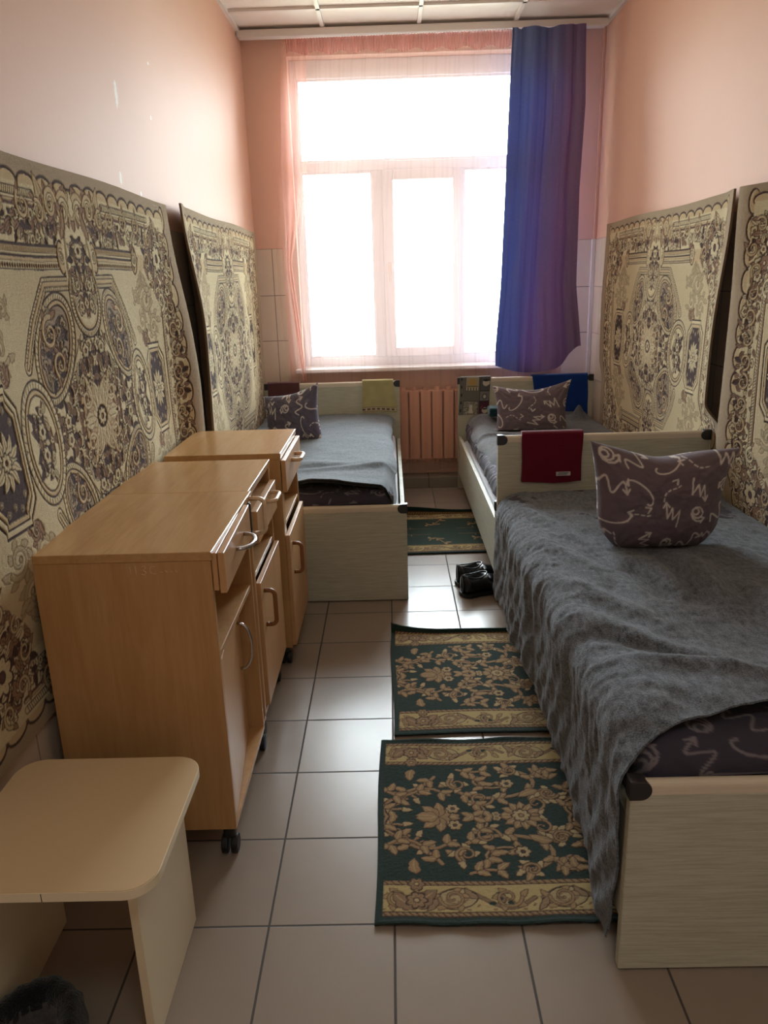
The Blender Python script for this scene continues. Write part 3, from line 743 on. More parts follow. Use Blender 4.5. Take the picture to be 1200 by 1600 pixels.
# ------------------------------------------------------------------ curtains
rail = MB(); rail.box(XL+.005, XR-.03, 3.975, 4.075, H-.038, H-.010, .004).box(XL+.005, XR-.03, 3.972, 3.978, H-.046, H-.006, .002)
tag(rail.build('curtain_rail', M_['white']), 'white plastic curtain rail running along the ceiling above the window', 'curtain rail')
def curtain(name, xl, xr, zb, zt, y0, amp, nf, seed, nx, nz, thick=None, header=0.0, ruff=0, soft=1.0):
    s = np.linspace(0, 1, nx)[None, :]; t = np.linspace(0, 1, nz)[:, None]            # t: 0 bottom, 1 top
    zt_ = zt(s)+0*t; zb_ = zb(s)+0*t; Z = zb_+(zt_-zb_)*t
    X = xl(Z)+(xr(Z)-xl(Z))*s
    ph = s*nf*2*PI+soft*(1.9*fbm(s*7+0*t, t*1.3+0*s, seed)*PI+2.2*fbm(s*3+0*t, t*.4+0*s, seed+9)*PI)
    A = amp*(.55+.9*vnoise(s*9+0*t, t*.8+0*s, seed+4))*(1-.35*t)
    Y = y0+A*np.sin(ph)+amp*.35*np.sin(ph*2.3+1)
    X = X+amp*.35*np.cos(ph)
    if header:
        m = sstep(zt_-header-.02, zt_-header+.01, Z); Y = Y*(1-m)+m*(y0+.006*np.sin(s*ruff*2*PI)+.003*np.sin(s*ruff*4.7*PI)-.004)
    return np.stack([X, Y, Z], -1)
# sheer voile
xl = lambda Z: np.interp(Z, [.1, .85, 1.3, 1.64, 2.3, 2.80, 2.93], [-.70, -.70, -.725, -.735, -.66, -.625, -.58])
xr = lambda Z: np.interp(Z, [.1, .8, 3], [.93, .95, .90])
zb = lambda s: .135+.012*np.sin(s*9)-.02*np.exp(-((s-.52)/.07)**2)
zt = lambda s: 2.925+.012*s
P = curtain('v', xl, xr, zb, zt, 4.018, .0085, 15, 3, 900, 90, header=.085, ruff=75)
ny, nx = P.shape[:2]
voile = raw_mesh('sheer_curtain', P.reshape(-1, 3), grid_faces(ny, nx), M_['sheer'])
tag(voile, 'sheer pink voile curtain hanging across the whole window', 'curtain')
# gathered heading and the fold of spare voile at the left edge
s = np.linspace(0, 1, 700)[None, :]; t = np.linspace(0, 1, 6)[:, None]
Pg = np.stack([-.585+(.90+.585)*s+0*t, 4.004+.005*np.sin(s*82*2*PI)+.002*np.sin(s*190*PI)+0*t, 2.842+.010*np.sin(s*60)+(.082+.012*s-.010*np.sin(s*60))*t], -1)
raw_mesh('heading', Pg.reshape(-1, 3), grid_faces(6, 700), M_['sheer_head'], voile)
s = np.linspace(0, 1, 60)[None, :]; t = np.linspace(0, 1, 60)[:, None]; Z = .80+2.10*t+0*s
x0 = np.interp(Z, [.8, 1.5, 2.2, 2.9], [-.60, -.66, -.655, -.62]); x1 = np.interp(Z, [.8, 1.6, 2.1, 2.9], [-.565, -.625, -.50, -.455])
Pf = np.stack([x0+(x1-x0)*s, 4.000+.010*np.sin(s*4.5*PI+Z*2), Z], -1)
raw_mesh('side_fold', Pf.reshape(-1, 3), grid_faces(60, 60), M_['sheer_fold'], voile)
# blue violet drape
xl = lambda Z: np.interp(Z, [.82, 1.0, 1.4, 2.0, 2.5, 2.95], [.745, .745, .775, .795, .81, .825])
xr = lambda Z: np.interp(Z, [.82, .95, 1.4, 2.0, 2.5, 2.95], [1.335, 1.345, 1.29, 1.285, 1.30, 1.285])
zb = lambda s: .872-.055*np.sin(PI*np.clip(s*1.15, 0, 1))+.12*sstep(.70, 1, s)
zt = lambda s: 2.935+.008*s-.014*np.exp(-((s-.12)/.03)**2)-.010*np.exp(-((s-.5)/.12)**2)
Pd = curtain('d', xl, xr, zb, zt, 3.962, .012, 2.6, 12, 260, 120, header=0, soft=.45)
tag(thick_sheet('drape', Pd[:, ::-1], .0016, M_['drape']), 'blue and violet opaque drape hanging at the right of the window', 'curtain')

# ------------------------------------------------------------------ wall carpets
def wall_carpet(side, yc, zc, standoff, label, res, W=2.0, Hh=1.36, shear=0.0, ln='hanging_carpet', tap=(.72, .90)):
    ny, nx = int(Hh/res), int(W/res)
    u = np.linspace(-W/2, W/2, nx)[None, :]; v = np.linspace(-Hh/2, Hh/2, ny)[:, None]
    U = u+0*v; V = v+0*u
    # slight irregularity of the weave
    Us = U+.004*fbm(U*6, V*6, 3)+.0012*(vnoise(U*260, V*260, 5)-.5); Vs = V+.004*fbm(U*6+9, V*6, 4)+.0012*(vnoise(U*260+7, V*260, 6)-.5)
    col = CARPET.sample(np.clip(np.abs(Us)*1.0/W*2.0, 0, .999), np.clip(np.abs(Vs)/(Hh/2)*.68, 0, .679))
    lum = col.mean(2)
    off = standoff(U, V)+(sstep(.1, .5, lum)-.5)*.002+.0008*vnoise(U*180, V*180, 8)
    s = 1 if side < 0 else -1
    off = .0015+(off-.0015)*sstep(tap[0], tap[1], zc+V)
    X = (XL+.008 if side < 0 else XR-.008)+s*(off+.0095)
    Y = yc+U+shear*V; Z = zc+V+.004*np.sin(U*5)
    P = np.stack([X, Y, Z], -1)
    if side > 0: P = P[:, ::-1]; col = col[:, ::-1]
    P = P[:, ::-1] if False else P
    o = thick_sheet(ln, P, .009, M_['pile'], None, col, 12, edge_col=lin((150, 126, 98)), back_col=lin((128, 108, 84)))
    return tag(o, label, 'carpet')
# distance of each carpet's face from the wall
def so_L1(U, V): return .012+.055*sstep(.80, 1.0, U)*sstep(.75, -.1, V)+.010*np.sin(U*7+V*3)*sstep(.6, .2, V)+.010*sstep(.5, -.6, V)+.006
def so_L2(U, V): return .012+.075*sstep(-.82, -1.0, U)*(.35+.65*sstep(.75, .1, V))+.012*np.sin(U*6+V*2)*sstep(.6, .2, V)+.008
def so_R1(U, V): return .014+.060*sstep(-.80, -1.0, U)*(.55+.45*sstep(.7, 0, V))+.010*np.sin(U*6+V*2+1)*sstep(.6, .2, V)+.008
def so_R2(U, V): return .014+.046*sstep(.78, 1.0, U)*(.75+.25*sstep(-.2, .5, V))+.010*np.sin(U*7+V*3+2)*sstep(.6, .2, V)+.008
wall_carpet(-1, .835, 1.10, so_L1, 'beige and brown medallion carpet on the left wall behind the bedside cabinets, nearest the stool', .0025, shear=-.04, tap=(.60, .88))
wall_carpet(-1, 2.955, 1.11, so_L2, 'beige and brown medallion carpet on the left wall beside the left bed', .0033, shear=-.03, tap=(.52, .80))
wall_carpet(1, 2.76, 1.085, so_R1, 'beige and brown medallion carpet on the right wall beside the bed under the window drape', .0033, W=1.95, shear=-.015, tap=(.79, .93))
wall_carpet(1, .690, 1.09, so_R2, 'beige and brown medallion carpet on the right wall above the nearest bed', .0028, shear=.0, tap=(.50, .80))

# ------------------------------------------------------------------ beds
def rounded_panel(b, x0, x1, y0, y1, z0, z1, mi=0):
    b.box(x0, x1, y0, y1, z0, z1-.012, .002, 1)
def make_bed(x0, x1, yf, yh, label, name='bed', zf=.478, zh=.795, flip_foot=True):
    t = thing(name, ((x0+x1)/2, (yf+yh)/2, 0), label, 'bed', 'whitewashed single beds')
    T = .026
    def board(nm, y, ztop):
        b = MB(); b.box(x0, x1, y, y+T, .004, ztop-.030, .002, 1); o = b.build(nm, M_['bed'], t)
        n = 10; poly = [(y, ztop-.030), (y+T, ztop-.030)]+[(y+T/2+T/2*math.cos(a), ztop-.013+.013*math.sin(a)) for a in np.linspace(0, PI, n)]
        MB().prism(poly, x0+.006, x1-.006, 'x').build('top_rail', M_['bededge'], o)
        for xx, s in ((x0, 1), (x1, -1)):
            pts = [(xx-.003*s, ztop+.003)]+[(xx+(.020+.022*math.sin(a))*s, ztop-.019+.022*math.cos(a)) for a in np.linspace(0, PI, 14)]+[(xx-.003*s, ztop-.041)]
            c = MB().prism(pts, y-.003, y+T+.003, 'y', bev=.0015).build('corner_cap', M_['cap'], o)
        return o
    board('footboard', yf, zf); board('headboard', yh-T, zh)
    for xa in (x0+.004, x1-.004-.022):
        b = MB(); b.box(xa, xa+.022, yf+T, yh-T, .115, .385, .003, 2); b.build('side_rail', M_['bed'], t)
    MB().box(x0+.03, x1-.03, yf+T+.002, yh-T-.002, .20, .222).build('slat_base', M_['bed'], t)
    return t
BN = make_bed(.490, 1.425, -.140, 1.915, 'nearest bed on the right, whitewashed wood, its tall headboard carrying a burgundy towel', zf=.482, zh=.792)
BFR = make_bed(.487, 1.425, 1.925, 3.960, 'far right whitewashed bed with its headboard under the violet drape')
BL = make_bed(-.864, .080, 1.935, 3.960, 'left whitewashed bed with a low footboard facing the bedside cabinets', zf=.474, zh=.79)

def soft_block(name, x0, x1, y0, y1, z0, z1, r, mat, parent=None, amp=.004, seed=1, nx=60, ny=110, canvas=None, k=6, puff=0.0):
    """a soft slab (mattress / folded duvet): top, sides and bottom from one grid wrapped round"""
    m = 26; a = np.linspace(0, 1, nx); hw = (x1-x0)/2; hh = (z1-z0)/2; cx = (x0+x1)/2; cz = (z0+z1)/2
    # cross-section: superellipse perimeter
    per = 2*PI*np.linspace(0, 1, nx, endpoint=False); ex = 2.0/k
    sx_ = np.sign(np.cos(per))*np.abs(np.cos(per))**(2/14); sz_ = np.sign(np.sin(per))*np.abs(np.sin(per))**(2/3.0)
    ang = np.linspace(0, 2*PI, nx, endpoint=False)
    # rounded rectangle by arc length
    L = [(hw-r, 0)]
    pts = []
    na_ = 26 if canvas is not None else 6
    def arc(cx_, cz_, a0): return [(cx_+r*math.cos(a0+q*PI/2/na_), cz_+r*math.sin(a0+q*PI/2/na_)) for q in range(na_+1)]
    nt_ = nx
    top = [(x, hh) for x in np.linspace(hw-r, -(hw-r), nt_)[1:-1]]; bot = [(x, -hh) for x in np.linspace(-(hw-r), hw-r, 6)[1:-1]]
    sd = [(-hw, z) for z in np.linspace(hh-r, -(hh-r), 5)[1:-1]] if hh > r*1.05 else []
    sd2 = [(hw, z) for z in np.linspace(-(hh-r), hh-r, 5)[1:-1]] if hh > r*1.05 else []
    pts = arc(hw-r, hh-r, 0)+top+arc(-(hw-r), hh-r, PI/2)+sd+arc(-(hw-r), -(hh-r), PI)+bot+arc(hw-r, -(hh-r), 3*PI/2)+sd2
    S = np.array(pts); ns = len(S)
    ys = np.concatenate([[0], 1-np.cos(np.linspace(0, PI/2, 7)[1:]), ]); yy = [];
    prof = [(0, .55)]+[(r*(1-math.cos(q)), 1) for q in ()]
    Ys = []; Sc = []
    for q in np.linspace(0, PI/2, 6): Ys.append(y0+r*(1-math.sin(q))); Sc.append(r*(1-math.cos(PI/2-q)) if False else r*(1-math.cos(q)))
    Ys = [y0+r*(1-math.cos(q)) for q in np.linspace(0, PI/2, 6 if canvas is None else 22)]; In = [r*(1-math.sin(q)) for q in np.linspace(0, PI/2, 6 if canvas is None else 22)]
    kin = 14 if canvas is not None else 2; Ys = [y0]*kin+Ys; In = [hh*.97+(r-hh*.97)*i/kin for i in range(kin)]+In
    Ym = list(np.linspace(y0+r, y1-r, ny))[1:-1]
    Yall = Ys+Ym+[y1-(v-y0) for v in Ys[::-1]]; Iall = In+[0]*len(Ym)+In[::-1]
    V = np.zeros((len(Yall), ns, 3))
    for i, (y, q) in enumerate(zip(Yall, Iall)):
        V[i, :, 0] = cx+S[:, 0]*(hw-q)/hw; V[i, :, 2] = cz+S[:, 1]*(hh-q)/hh; V[i, :, 1] = y
    up_ = np.clip(S[:, 1]/hh, 0, 1)[None, :]
    n1 = fbm(V[..., 0]*5+V[..., 2]*9, V[..., 1]*7, seed, 4); n2 = fbm(V[..., 0]*14, V[..., 1]*16+V[..., 2]*30, seed+5, 3)
    V[..., 2] += (n1*amp*2+n2*amp)*up_; sgn = np.clip(S[:, 0]/hw, -1, 1)[None, :]**5
    V[..., 0] += sgn*(n2*amp*1.4+n1*amp)
    V[..., 1] += n2*amp*1.5*(np.array(Iall)[:, None] > 0)*np.where(np.arange(len(Yall))[:, None] < len(Yall)/2, 1, -1)
    if puff: V[..., 2] += up_*puff*np.sin(PI*(V[..., 1]-y0)/(y1-y0))**.5*0
    idx = np.arange(len(Yall)*ns).reshape(len(Yall), ns); nxt = np.roll(idx, -1, axis=1)
    Fq = np.stack([idx[:-1], idx[1:], nxt[1:], nxt[:-1]], -1).reshape(-1, 4)
    VV = V.reshape(-1, 3)
    # end caps as fans of quads toward the middle line
    caps = []
    for row, fl in ((0, False), (len(Yall)-1, True)):
        ctr = V[row].mean(0); k0 = len(VV); VV = np.concatenate([VV, ctr[None]])
        r_ = idx[row]; 
        for j in range(0, ns-1, 2):
            q = [r_[j], r_[j+1], r_[(j+2) % ns], k0]; caps.append(q[::-1] if fl else q)
        if ns % 2: caps.append([r_[ns-1], r_[ns-1], r_[0], k0])
    caps = [c for c in caps if len(set(c)) == 4]
    Fq = np.concatenate([Fq, np.array(caps)])
    col = None
    if canvas is not None:
        u = np.mod(VV[:, 0]*.98, canvas.nx*canvas.res*.98); v = np.mod(VV[:, 1]*.98+VV[:, 2]*.9, canvas.ny*canvas.res*.98); col = canvas.sample(u, v)
    return raw_mesh(name, VV, Fq, mat, parent, col)

tag(soft_block('mattress', .525, 1.39, -.100, 1.878, .226, .400, .03, M_['mattress'], amp=.002), 'white mattress of the nearest bed, under the printed duvet', 'mattress')
tag(soft_block('mattress', .522, 1.39, 1.962, 3.925, .226, .360, .03, M_['mattress'], amp=.002, seed=4), 'white mattress edge of the far right bed', 'mattress')
tag(soft_block('mattress', -.835, .045, 1.972, 3.925, .226, .415, .03, M_['mattress'], amp=.002, seed=5), 'white mattress edge of the left bed', 'mattress')
tag(soft_block('duvet', .515, 1.40, -.105, 1.875, .405, .545, .055, M_['print'], amp=.010, seed=7, nx=240, ny=420, canvas=SHEETC), 'dark printed duvet showing at the foot of the nearest bed under the grey blanket', 'duvet')
tag(soft_block('duvet', .535, 1.38, 1.975, 3.90, .366, .500, .05, M_['print'], amp=.009, seed=8, nx=220, ny=400, canvas=SHEETC), 'mauve printed duvet along the edge of the far right bed', 'duvet')
tag(soft_block('duvet', -.82, .020, 1.965, 3.90, .420, .530, .045, M_['print'], amp=.009, seed=9, nx=220, ny=400, canvas=SHEETC), 'dark printed duvet crumpled at the foot of the left bed', 'duvet')

# ------------------------------------------------------------------ blankets
def near_blanket():
    nu, nv = 330, 420
    t = np.linspace(0, 1, nv)[:, None]; s = np.linspace(0, 1, nu)[None, :]
    s = s+0*t; t = t+0*s
    Yend = 1.868
    # where the cross-section is: s<.60 top (wall -> edge), then the rounded shoulder and the hanging side
    Yf = np.interp(s, [0, .30, .50, .60, .66, .75, .88, 1.0], [.045, .020, -.045, -.085, -.105, -.118, -.105, -.085])
    Y = Yf+(Yend-Yf)*t
    r = .095+.060*np.exp(-np.clip(Y+.12, 0, None)/.22)+.02*sstep(1.2, 1.85, Y)
    zt = .556+.035*np.exp(-((Y-.05)/.16)**2)*sstep(.45, .75, 1.42-0*s)*1.0+.006*np.sin(Y*3)
    Xe = .474+.012*np.sin(Y*4.3)*.6
    zb = np.interp(Y, [-.2, -.06, .1, .3, .6, 1.0, 1.4, 1.7, 1.9], [.020, .040, .070, .085, .120, .150, .110, .075, .085])
    X0 = 1.405
    L1 = X0-(Xe+r); L2 = r*PI/2; L3 = (zt-r)-zb; L = L1+L2+L3; d = s*L
    # slow the sampling down a little at the shoulder
    on = d < L1; mid = (d >= L1) & (d < L1+L2); th = np.clip((d-L1)/r, 0, PI/2)
    X = np.where(on, X0-d, np.where(mid, Xe+r-r*np.sin(th), Xe)); Z = np.where(on, zt, np.where(mid, zt-r+r*np.cos(th), zt-r-(d-L1-L2)))
    nX = np.where(on, 0, np.where(mid, -np.sin(th), -1.0)); nZ = np.where(on, 1.0, np.where(mid, np.cos(th), 0))
    hang = np.clip((d-L1-L2*.4)/(L3+1e-6), 0, 1)
    # folds: long drapes on the side, soft swells on top, a few pulled creases towards the foot corner
    side = hang*(.022*fbm(Y*5, d*1.0, 21, 2)*2+.011*fbm(Y*15+d*5, d*1.8, 5, 2)*2)+.0045*np.minimum(hang*3, 1)*(1-.6*hang)*fbm(Y*38+d*9, d*3.0, 7, 2)*2
    topw = (1-sstep(.4, .9, hang))
    sw = .016*fbm(X*3.2+1, Y*2.6, 2, 3)*2+.007*fbm(X*11, Y*9, 14, 3)*2
    def ridge(xa, ya, xb, yb, wd, h):
        dx, dy = xb-xa, yb-ya; LL = dx*dx+dy*dy; q = np.clip(((X-xa)*dx+(Y-ya)*dy)/LL, 0, 1); dd = np.hypot(X-xa-q*dx, Y-ya-q*dy); return 1.5*h*np.exp(-(dd/(wd*1.1))**2)*np.sin(PI*np.clip(q, .03, .97))**.4
    sw = sw+ridge(.83, .92, .86, .62, .035, .022)+ridge(.97, .98, .95, .50, .04, .026)+ridge(1.08, .68, 1.04, .30, .035, .022)-ridge(.78, .86, .80, .60, .02, .014)-ridge(.91, .9, .9, .55, .02, .012)
    sw = sw+ridge(.55, 1.6, .70, 1.05, .03, .012)+ridge(.52, 1.2, .68, .80, .03, .012)+ridge(.50, .85, .74, .42, .035, .014)+ridge(.50, .55, .80, .16, .04, .018)+ridge(.52, .25, .95, .06, .03, .016)-ridge(.53, .40, .85, .12, .02, .010)
    fine = .0022*fbm(X*40+Z*40, Y*38, 31, 3)*2
    disp = side+topw*sw+fine+.003*np.sin((X*3+Y*7+Z*5)*9)*hang
    # gathers at the shoulder
    disp = disp+.005*fbm(Y*22+X*14, X*5-Y*3, 8, 2)*np.exp(-((d-L1-L2*.6)/.16)**2)*2
    disp = np.maximum(disp, -.012)
    X = np.maximum(X+nX*disp, .405); Z = Z+nZ*disp
    # the foot edge lifts over the duvet and rolls
    e = np.exp(-t/.02); Z = Z+.010*e*(1-hang)
    # tuck down at the headboard
    Z = Z-.020*sstep(.985, 1.0, t)*(1-hang)
    Z = np.maximum(Z, .012)
    P = np.stack([X, Y, Z], -1)
    return P
P = near_blanket()
tag(thick_sheet('blanket', P[:, ::-1], .005, M_['wool']), 'dark grey wool blanket hanging down to the floor from the nearest bed', 'blanket', 'grey wool blankets')

def flat_blanket(x0, x1, y0, y1, zf, mat, label, seed, left_drop=None, right_drop=None, nx=200, ny=320, front=None, bump=.010):
    s = np.linspace(0, 1, nx)[None, :]; t = np.linspace(0, 1, ny)[:, None]; s = s+0*t; t = t+0*s
    xa = x0+.012*np.sin(t*9+seed)+.006*np.sin(t*31); xb = x1+.010*np.sin(t*7+seed*2)+.005*np.sin(t*27)
    X = xa+(xb-xa)*s; ya = y0+(front(s) if front else 0)
    Y = ya+(y1-ya)*t
    Z = zf(X, Y, s, t)+bump*(2*fbm(X*4, Y*3, seed, 3)+.6*fbm(X*13, Y*11, seed+3, 3))+.001*fbm(X*50, Y*50, seed+6)
    o = tag(thick_sheet('blanket', np.stack([X, Y, Z], -1), .006, mat), label, 'blanket', 'grey wool blankets')
    if front:
        h_ = MB().tube([(X[1, i], Y[1, i]-.002, Z[1, i]-.009) for i in range(0, nx, 4)], .0085, 8).build('hem', M_['fur'], o); h_['label'] = 'dark turned hem'
    return o
def zL(X, Y, s, t):
    z = .560+.012*np.exp(-((X+.30)/.22)**2)
    z = z+.030*np.exp(-t/.05)*np.exp(-((s-.60)/.20)**2)            # arched lip at the foot
    z = z-.070*sstep(.93, 1.0, s)*sstep(.35, 0, t)-.035*np.exp(-((1-s)/.03))-.030*sstep(.25, 0, s)*np.exp(-t/.05)
    z = z+.012*np.exp(-((t-.10-.10*s)/.02)**2)-.008*np.exp(-((t-.15-.08*s)/.02)**2)+.010*np.exp(-((t-.30+.12*s)/.03)**2)
    return z
flat_blanket(-.845, .030, 1.962, 3.925, zL, M_['wool2'], 'blue-grey wool blanket spread over the left bed, its dark hem arched at the foot', 3, front=lambda s: .006*np.sin(s*8)-.0*s)
def zFR(X, Y, s, t):
    z = .535-.055*np.exp(-s/.03)+.010*np.sin(Y*5)
    z = z+.045*np.exp(-((t-.90)/.05)**2)*np.exp(-((s-.10)/.10)**2)+.025*np.exp(-((t-.62-.1*s)/.02)**2)*sstep(.5, .1, s)
    z = z+.085*np.exp(-((t-.90)/.030)**2)*np.exp(-((s-.90)/.045)**2)
    return z
flat_blanket(.545, 1.375, 1.985, 3.915, zFR, M_['wool3'], 'mid grey wool blanket rumpled on the far right bed behind the tall headboard', 5)

# ------------------------------------------------------------------ pillows
def pillow(canvas, center, hw, hh, T, frame, label, seed, ear=(0, 0, 0, 0), sag=0.0, warp=None, base=None, conc=1.0, roundb=0.0, cs=1.0, out=(0, 0)):
    """frame: (right, up, normal) unit vectors; ear: extra pull of the corners TL,TR,BL,BR"""
    n, m = 170, 140
    u = np.linspace(-1, 1, n)[None, :]; v = np.linspace(-1, 1, m)[:, None]; U = u+0*v; V = v+0*u
    Rr, Uu, Nn = [np.array(k, float) for k in frame]
    f = np.clip((1-np.abs(U)**2.6)*(1-np.abs(V)**2.6), 0, 1)**.5
    inx = 1-.10*(1-V**2)*np.abs(U)**3*0-.085*(np.abs(U)**2)*(1-V**2); iny = 1-.085*(np.abs(V)**2)*(1-U**2)
    inx = 1-(1-inx)*conc; inx = inx*(1-roundb*np.clip(-V, 0, 1)**3)+.10*roundb*np.clip(1-V*V, 0, 1); iny = 1-(1-iny)*conc
    x = hw*U*inx; y = hh*V*iny-sag*np.exp(-(U/.5)**2)*np.clip(V, 0, 1)**2*hh
    for (cu, cv_), e in zip(((-1, 1), (1, 1), (-1, -1), (1, -1)), ear):
        g = np.clip(1-np.hypot(U-cu, V-cv_)/1.1, 0, 1)**2; x = x+cu*e*g*.6; y = y+cv_*e*g
        if cv_ > 0: x = x+out[0 if cu < 0 else 1]*g
    wr = .010*fbm(U*5, V*5, seed, 3)*2+.004*np.sin(6*(U*V)*3+U*5)*(np.abs(U*V))
    rad = np.hypot(np.abs(U)-1, np.abs(V)-1); wr = wr+.011*np.sin(np.arctan2(1-np.abs(V), 1-np.abs(U)+1e-6)*18)*np.exp(-(rad/.5)**2)*f
    pts = []; cols = []
    bend = warp(U, V) if warp else 0*U
    for sg in (1, -1):
        d = sg*(T*f+.0015)+wr*f*sg+bend
        P = np.array(center)[None, None]+x[..., None]*Rr+y[..., None]*Uu+d[..., None]*Nn
        pts.append(P); 
        cc = canvas.sample((U if sg > 0 else -U)*.265*cs+.28, V*.205*cs+.22); cols.append(cc)
    if base is not None:
        for P in pts: P[..., 2] = np.where(P[..., 2] < base, base+(P[..., 2]-base)*.06, P[..., 2])
    F = np.concatenate([grid_faces(m, n), grid_faces(m, n, m*n, True)])
    idx = np.arange(m*n).reshape(m, n); loop = np.r_[idx[0, :], idx[1:, -1], idx[-1, -2::-1], idx[-2:0:-1, 0]]
    F = np.concatenate([F, np.stack([loop, np.roll(loop, -1)+0, np.roll(loop, -1)+m*n, loop+m*n], -1)[:, ::-1]])
    o = raw_mesh('pillow', np.concatenate([p.reshape(-1, 3) for p in pts]), F, M_['print'], None, np.concatenate([c.reshape(-1, 3) for c in cols]))
    return tag(o, label, 'pillow', 'mauve arrow-print pillows')
def fr(yaw, tilt, roll=0.0):
    """facing the viewer; yaw turns it about the vertical, tilt leans the top back"""
    R = Matrix.Rotation(yaw, 3, 'Z') @ Matrix.Rotation(-tilt, 3, 'X') @ Matrix.Rotation(-roll, 3, 'Y')
    return (R @ Vector((1, 0, 0)), R @ Vector((0, 0, 1)), R @ Vector((0, -1, 0)))
pillow(ARROW_A, (.938, 1.105, .716), .208, .172, .120, fr(0.02, .12), 'mauve arrow-print pillow standing on the nearest bed, its top corners pulled into ears', 2, ear=(.035, -.005, 0, 0), sag=.13, base=.548, conc=.35, roundb=.34, cs=.98, out=(-.008, .075))
pillow(ARROW_B, (.912, 3.44, .632), .235, .160, .085, fr(0.0, .25), 'mauve arrow-print pillow standing upright on the far right bed', 4, ear=(.01, .04, .01, .01), sag=.06, base=.535, cs=.85)
pillow(ARROW_C, (-.580, 3.18, .668), .178, .165, .085, fr(-.30, .15, .16), 'mauve arrow-print pillow leaning on the left bed in front of the brown towel', 6, ear=(.0, .03, .0, .0), sag=.0, base=.560, cs=.8)

# ------------------------------------------------------------------ towels over the boards
def towel(name, x0, x1, y, T, ztop, front, back, mat, label, cat='towel', thick=.008, seed=1, col_fn=None, skew=0.0, wav=.003, flare=.0, cx=1.0, group='towels hung over the bed boards'):
    """hangs over a board whose front face is y and thickness T"""
    r = T/2+.004+thick*.5; L1, L2, L3 = front, PI*r, back; L = L1+L2+L3; nu, nv = 110, 150
    d = np.linspace(0, L, nv)[:, None]; s = np.linspace(0, 1, nu)[None, :]; d = d+0*s; s = s+0*d
    yc = y+T/2; zc = ztop+.001-0*d
    z = np.where(d < L1, zc-(L1-d), np.where(d < L1+L2, zc+r*.55*np.sin(np.clip((d-L1)/r, 0, PI)), zc-(d-L1-L2)))
    Y = np.where(d < L1, yc-r, np.where(d < L1+L2, yc-r*np.cos(np.clip((d-L1)/r, 0, PI)), yc+r))
    hang = np.clip((L1-d)/L1, 0, 1)
    X = x0+(x1-x0)*s+skew*hang+flare*hang*(s-.5)+.003*np.sin(d*30+seed)*(s-.5)
    Y = Y-wav*hang*(1.2+np.sin(s*9+seed)+.4*np.sin(s*23+seed))-.0008*vnoise(s*40, d*200, seed)
    z = z+.004*np.sin(s*5+seed)*hang
    P = np.stack([X, Y, z], -1)
    col = None
    if col_fn: col = col_fn((x1-x0)*s, d)
    o = thick_sheet(name, P, thick, mat, None, col, 1)
    return tag(o, label, cat, group)
tw = towel('towel', .594, .861, 1.889, .026, .795, .215, .18, M_['burg'], 'burgundy terry towel folded over the headboard of the nearest bed', thick=.018, seed=2, flare=-.004)
b = MB(); b.box(.742, .806, 1.8475, 1.8505, .615, .633, .001, 1); lb = b.build('care_label', plain('label_grey', (190, 186, 188), .6), tw); lb['label'] = 'small pale grey label'
MB().box(.752, .797, 1.8465, 1.8476, .627, .6295).box(.750, .790, 1.8465, 1.8476, .621, .6235).build('label_print', M_['cap'], lb)
towel('towel', -.838, -.615, 3.934, .026, .79, .26, .18, M_['maroon'], 'brown towel hung over the headboard of the left bed at the wall', thick=.012, seed=4)
def khaki(u, v):
    c = np.zeros(u.shape+(3,)); c[:] = lin((198, 190, 138)); c *= (.92+.16*vnoise(u*30, v*30, 3))[..., None]
    m = ((v > .008) & (v < .034))[..., None]; c = np.where(m, np.array(lin((206, 196, 168))), c)
    q = ((v > .016) & (v < .027) & (np.mod(u, .03) < .019))[..., None]; c = np.where(q, np.array(lin((112, 92, 76))), c)
    q = (((v > .034) & (v < .038)) | ((v > .004) & (v < .008)))[..., None]; return np.where(q, np.array(lin((128, 108, 80))), c)
towel('towel', -.178, .035, 3.934, .026, .79, .215, .20, M_['terryc'], 'khaki towel with a dashed border hung over the headboard of the left bed', thick=.012, seed=6, col_fn=khaki, skew=.010, flare=.03)
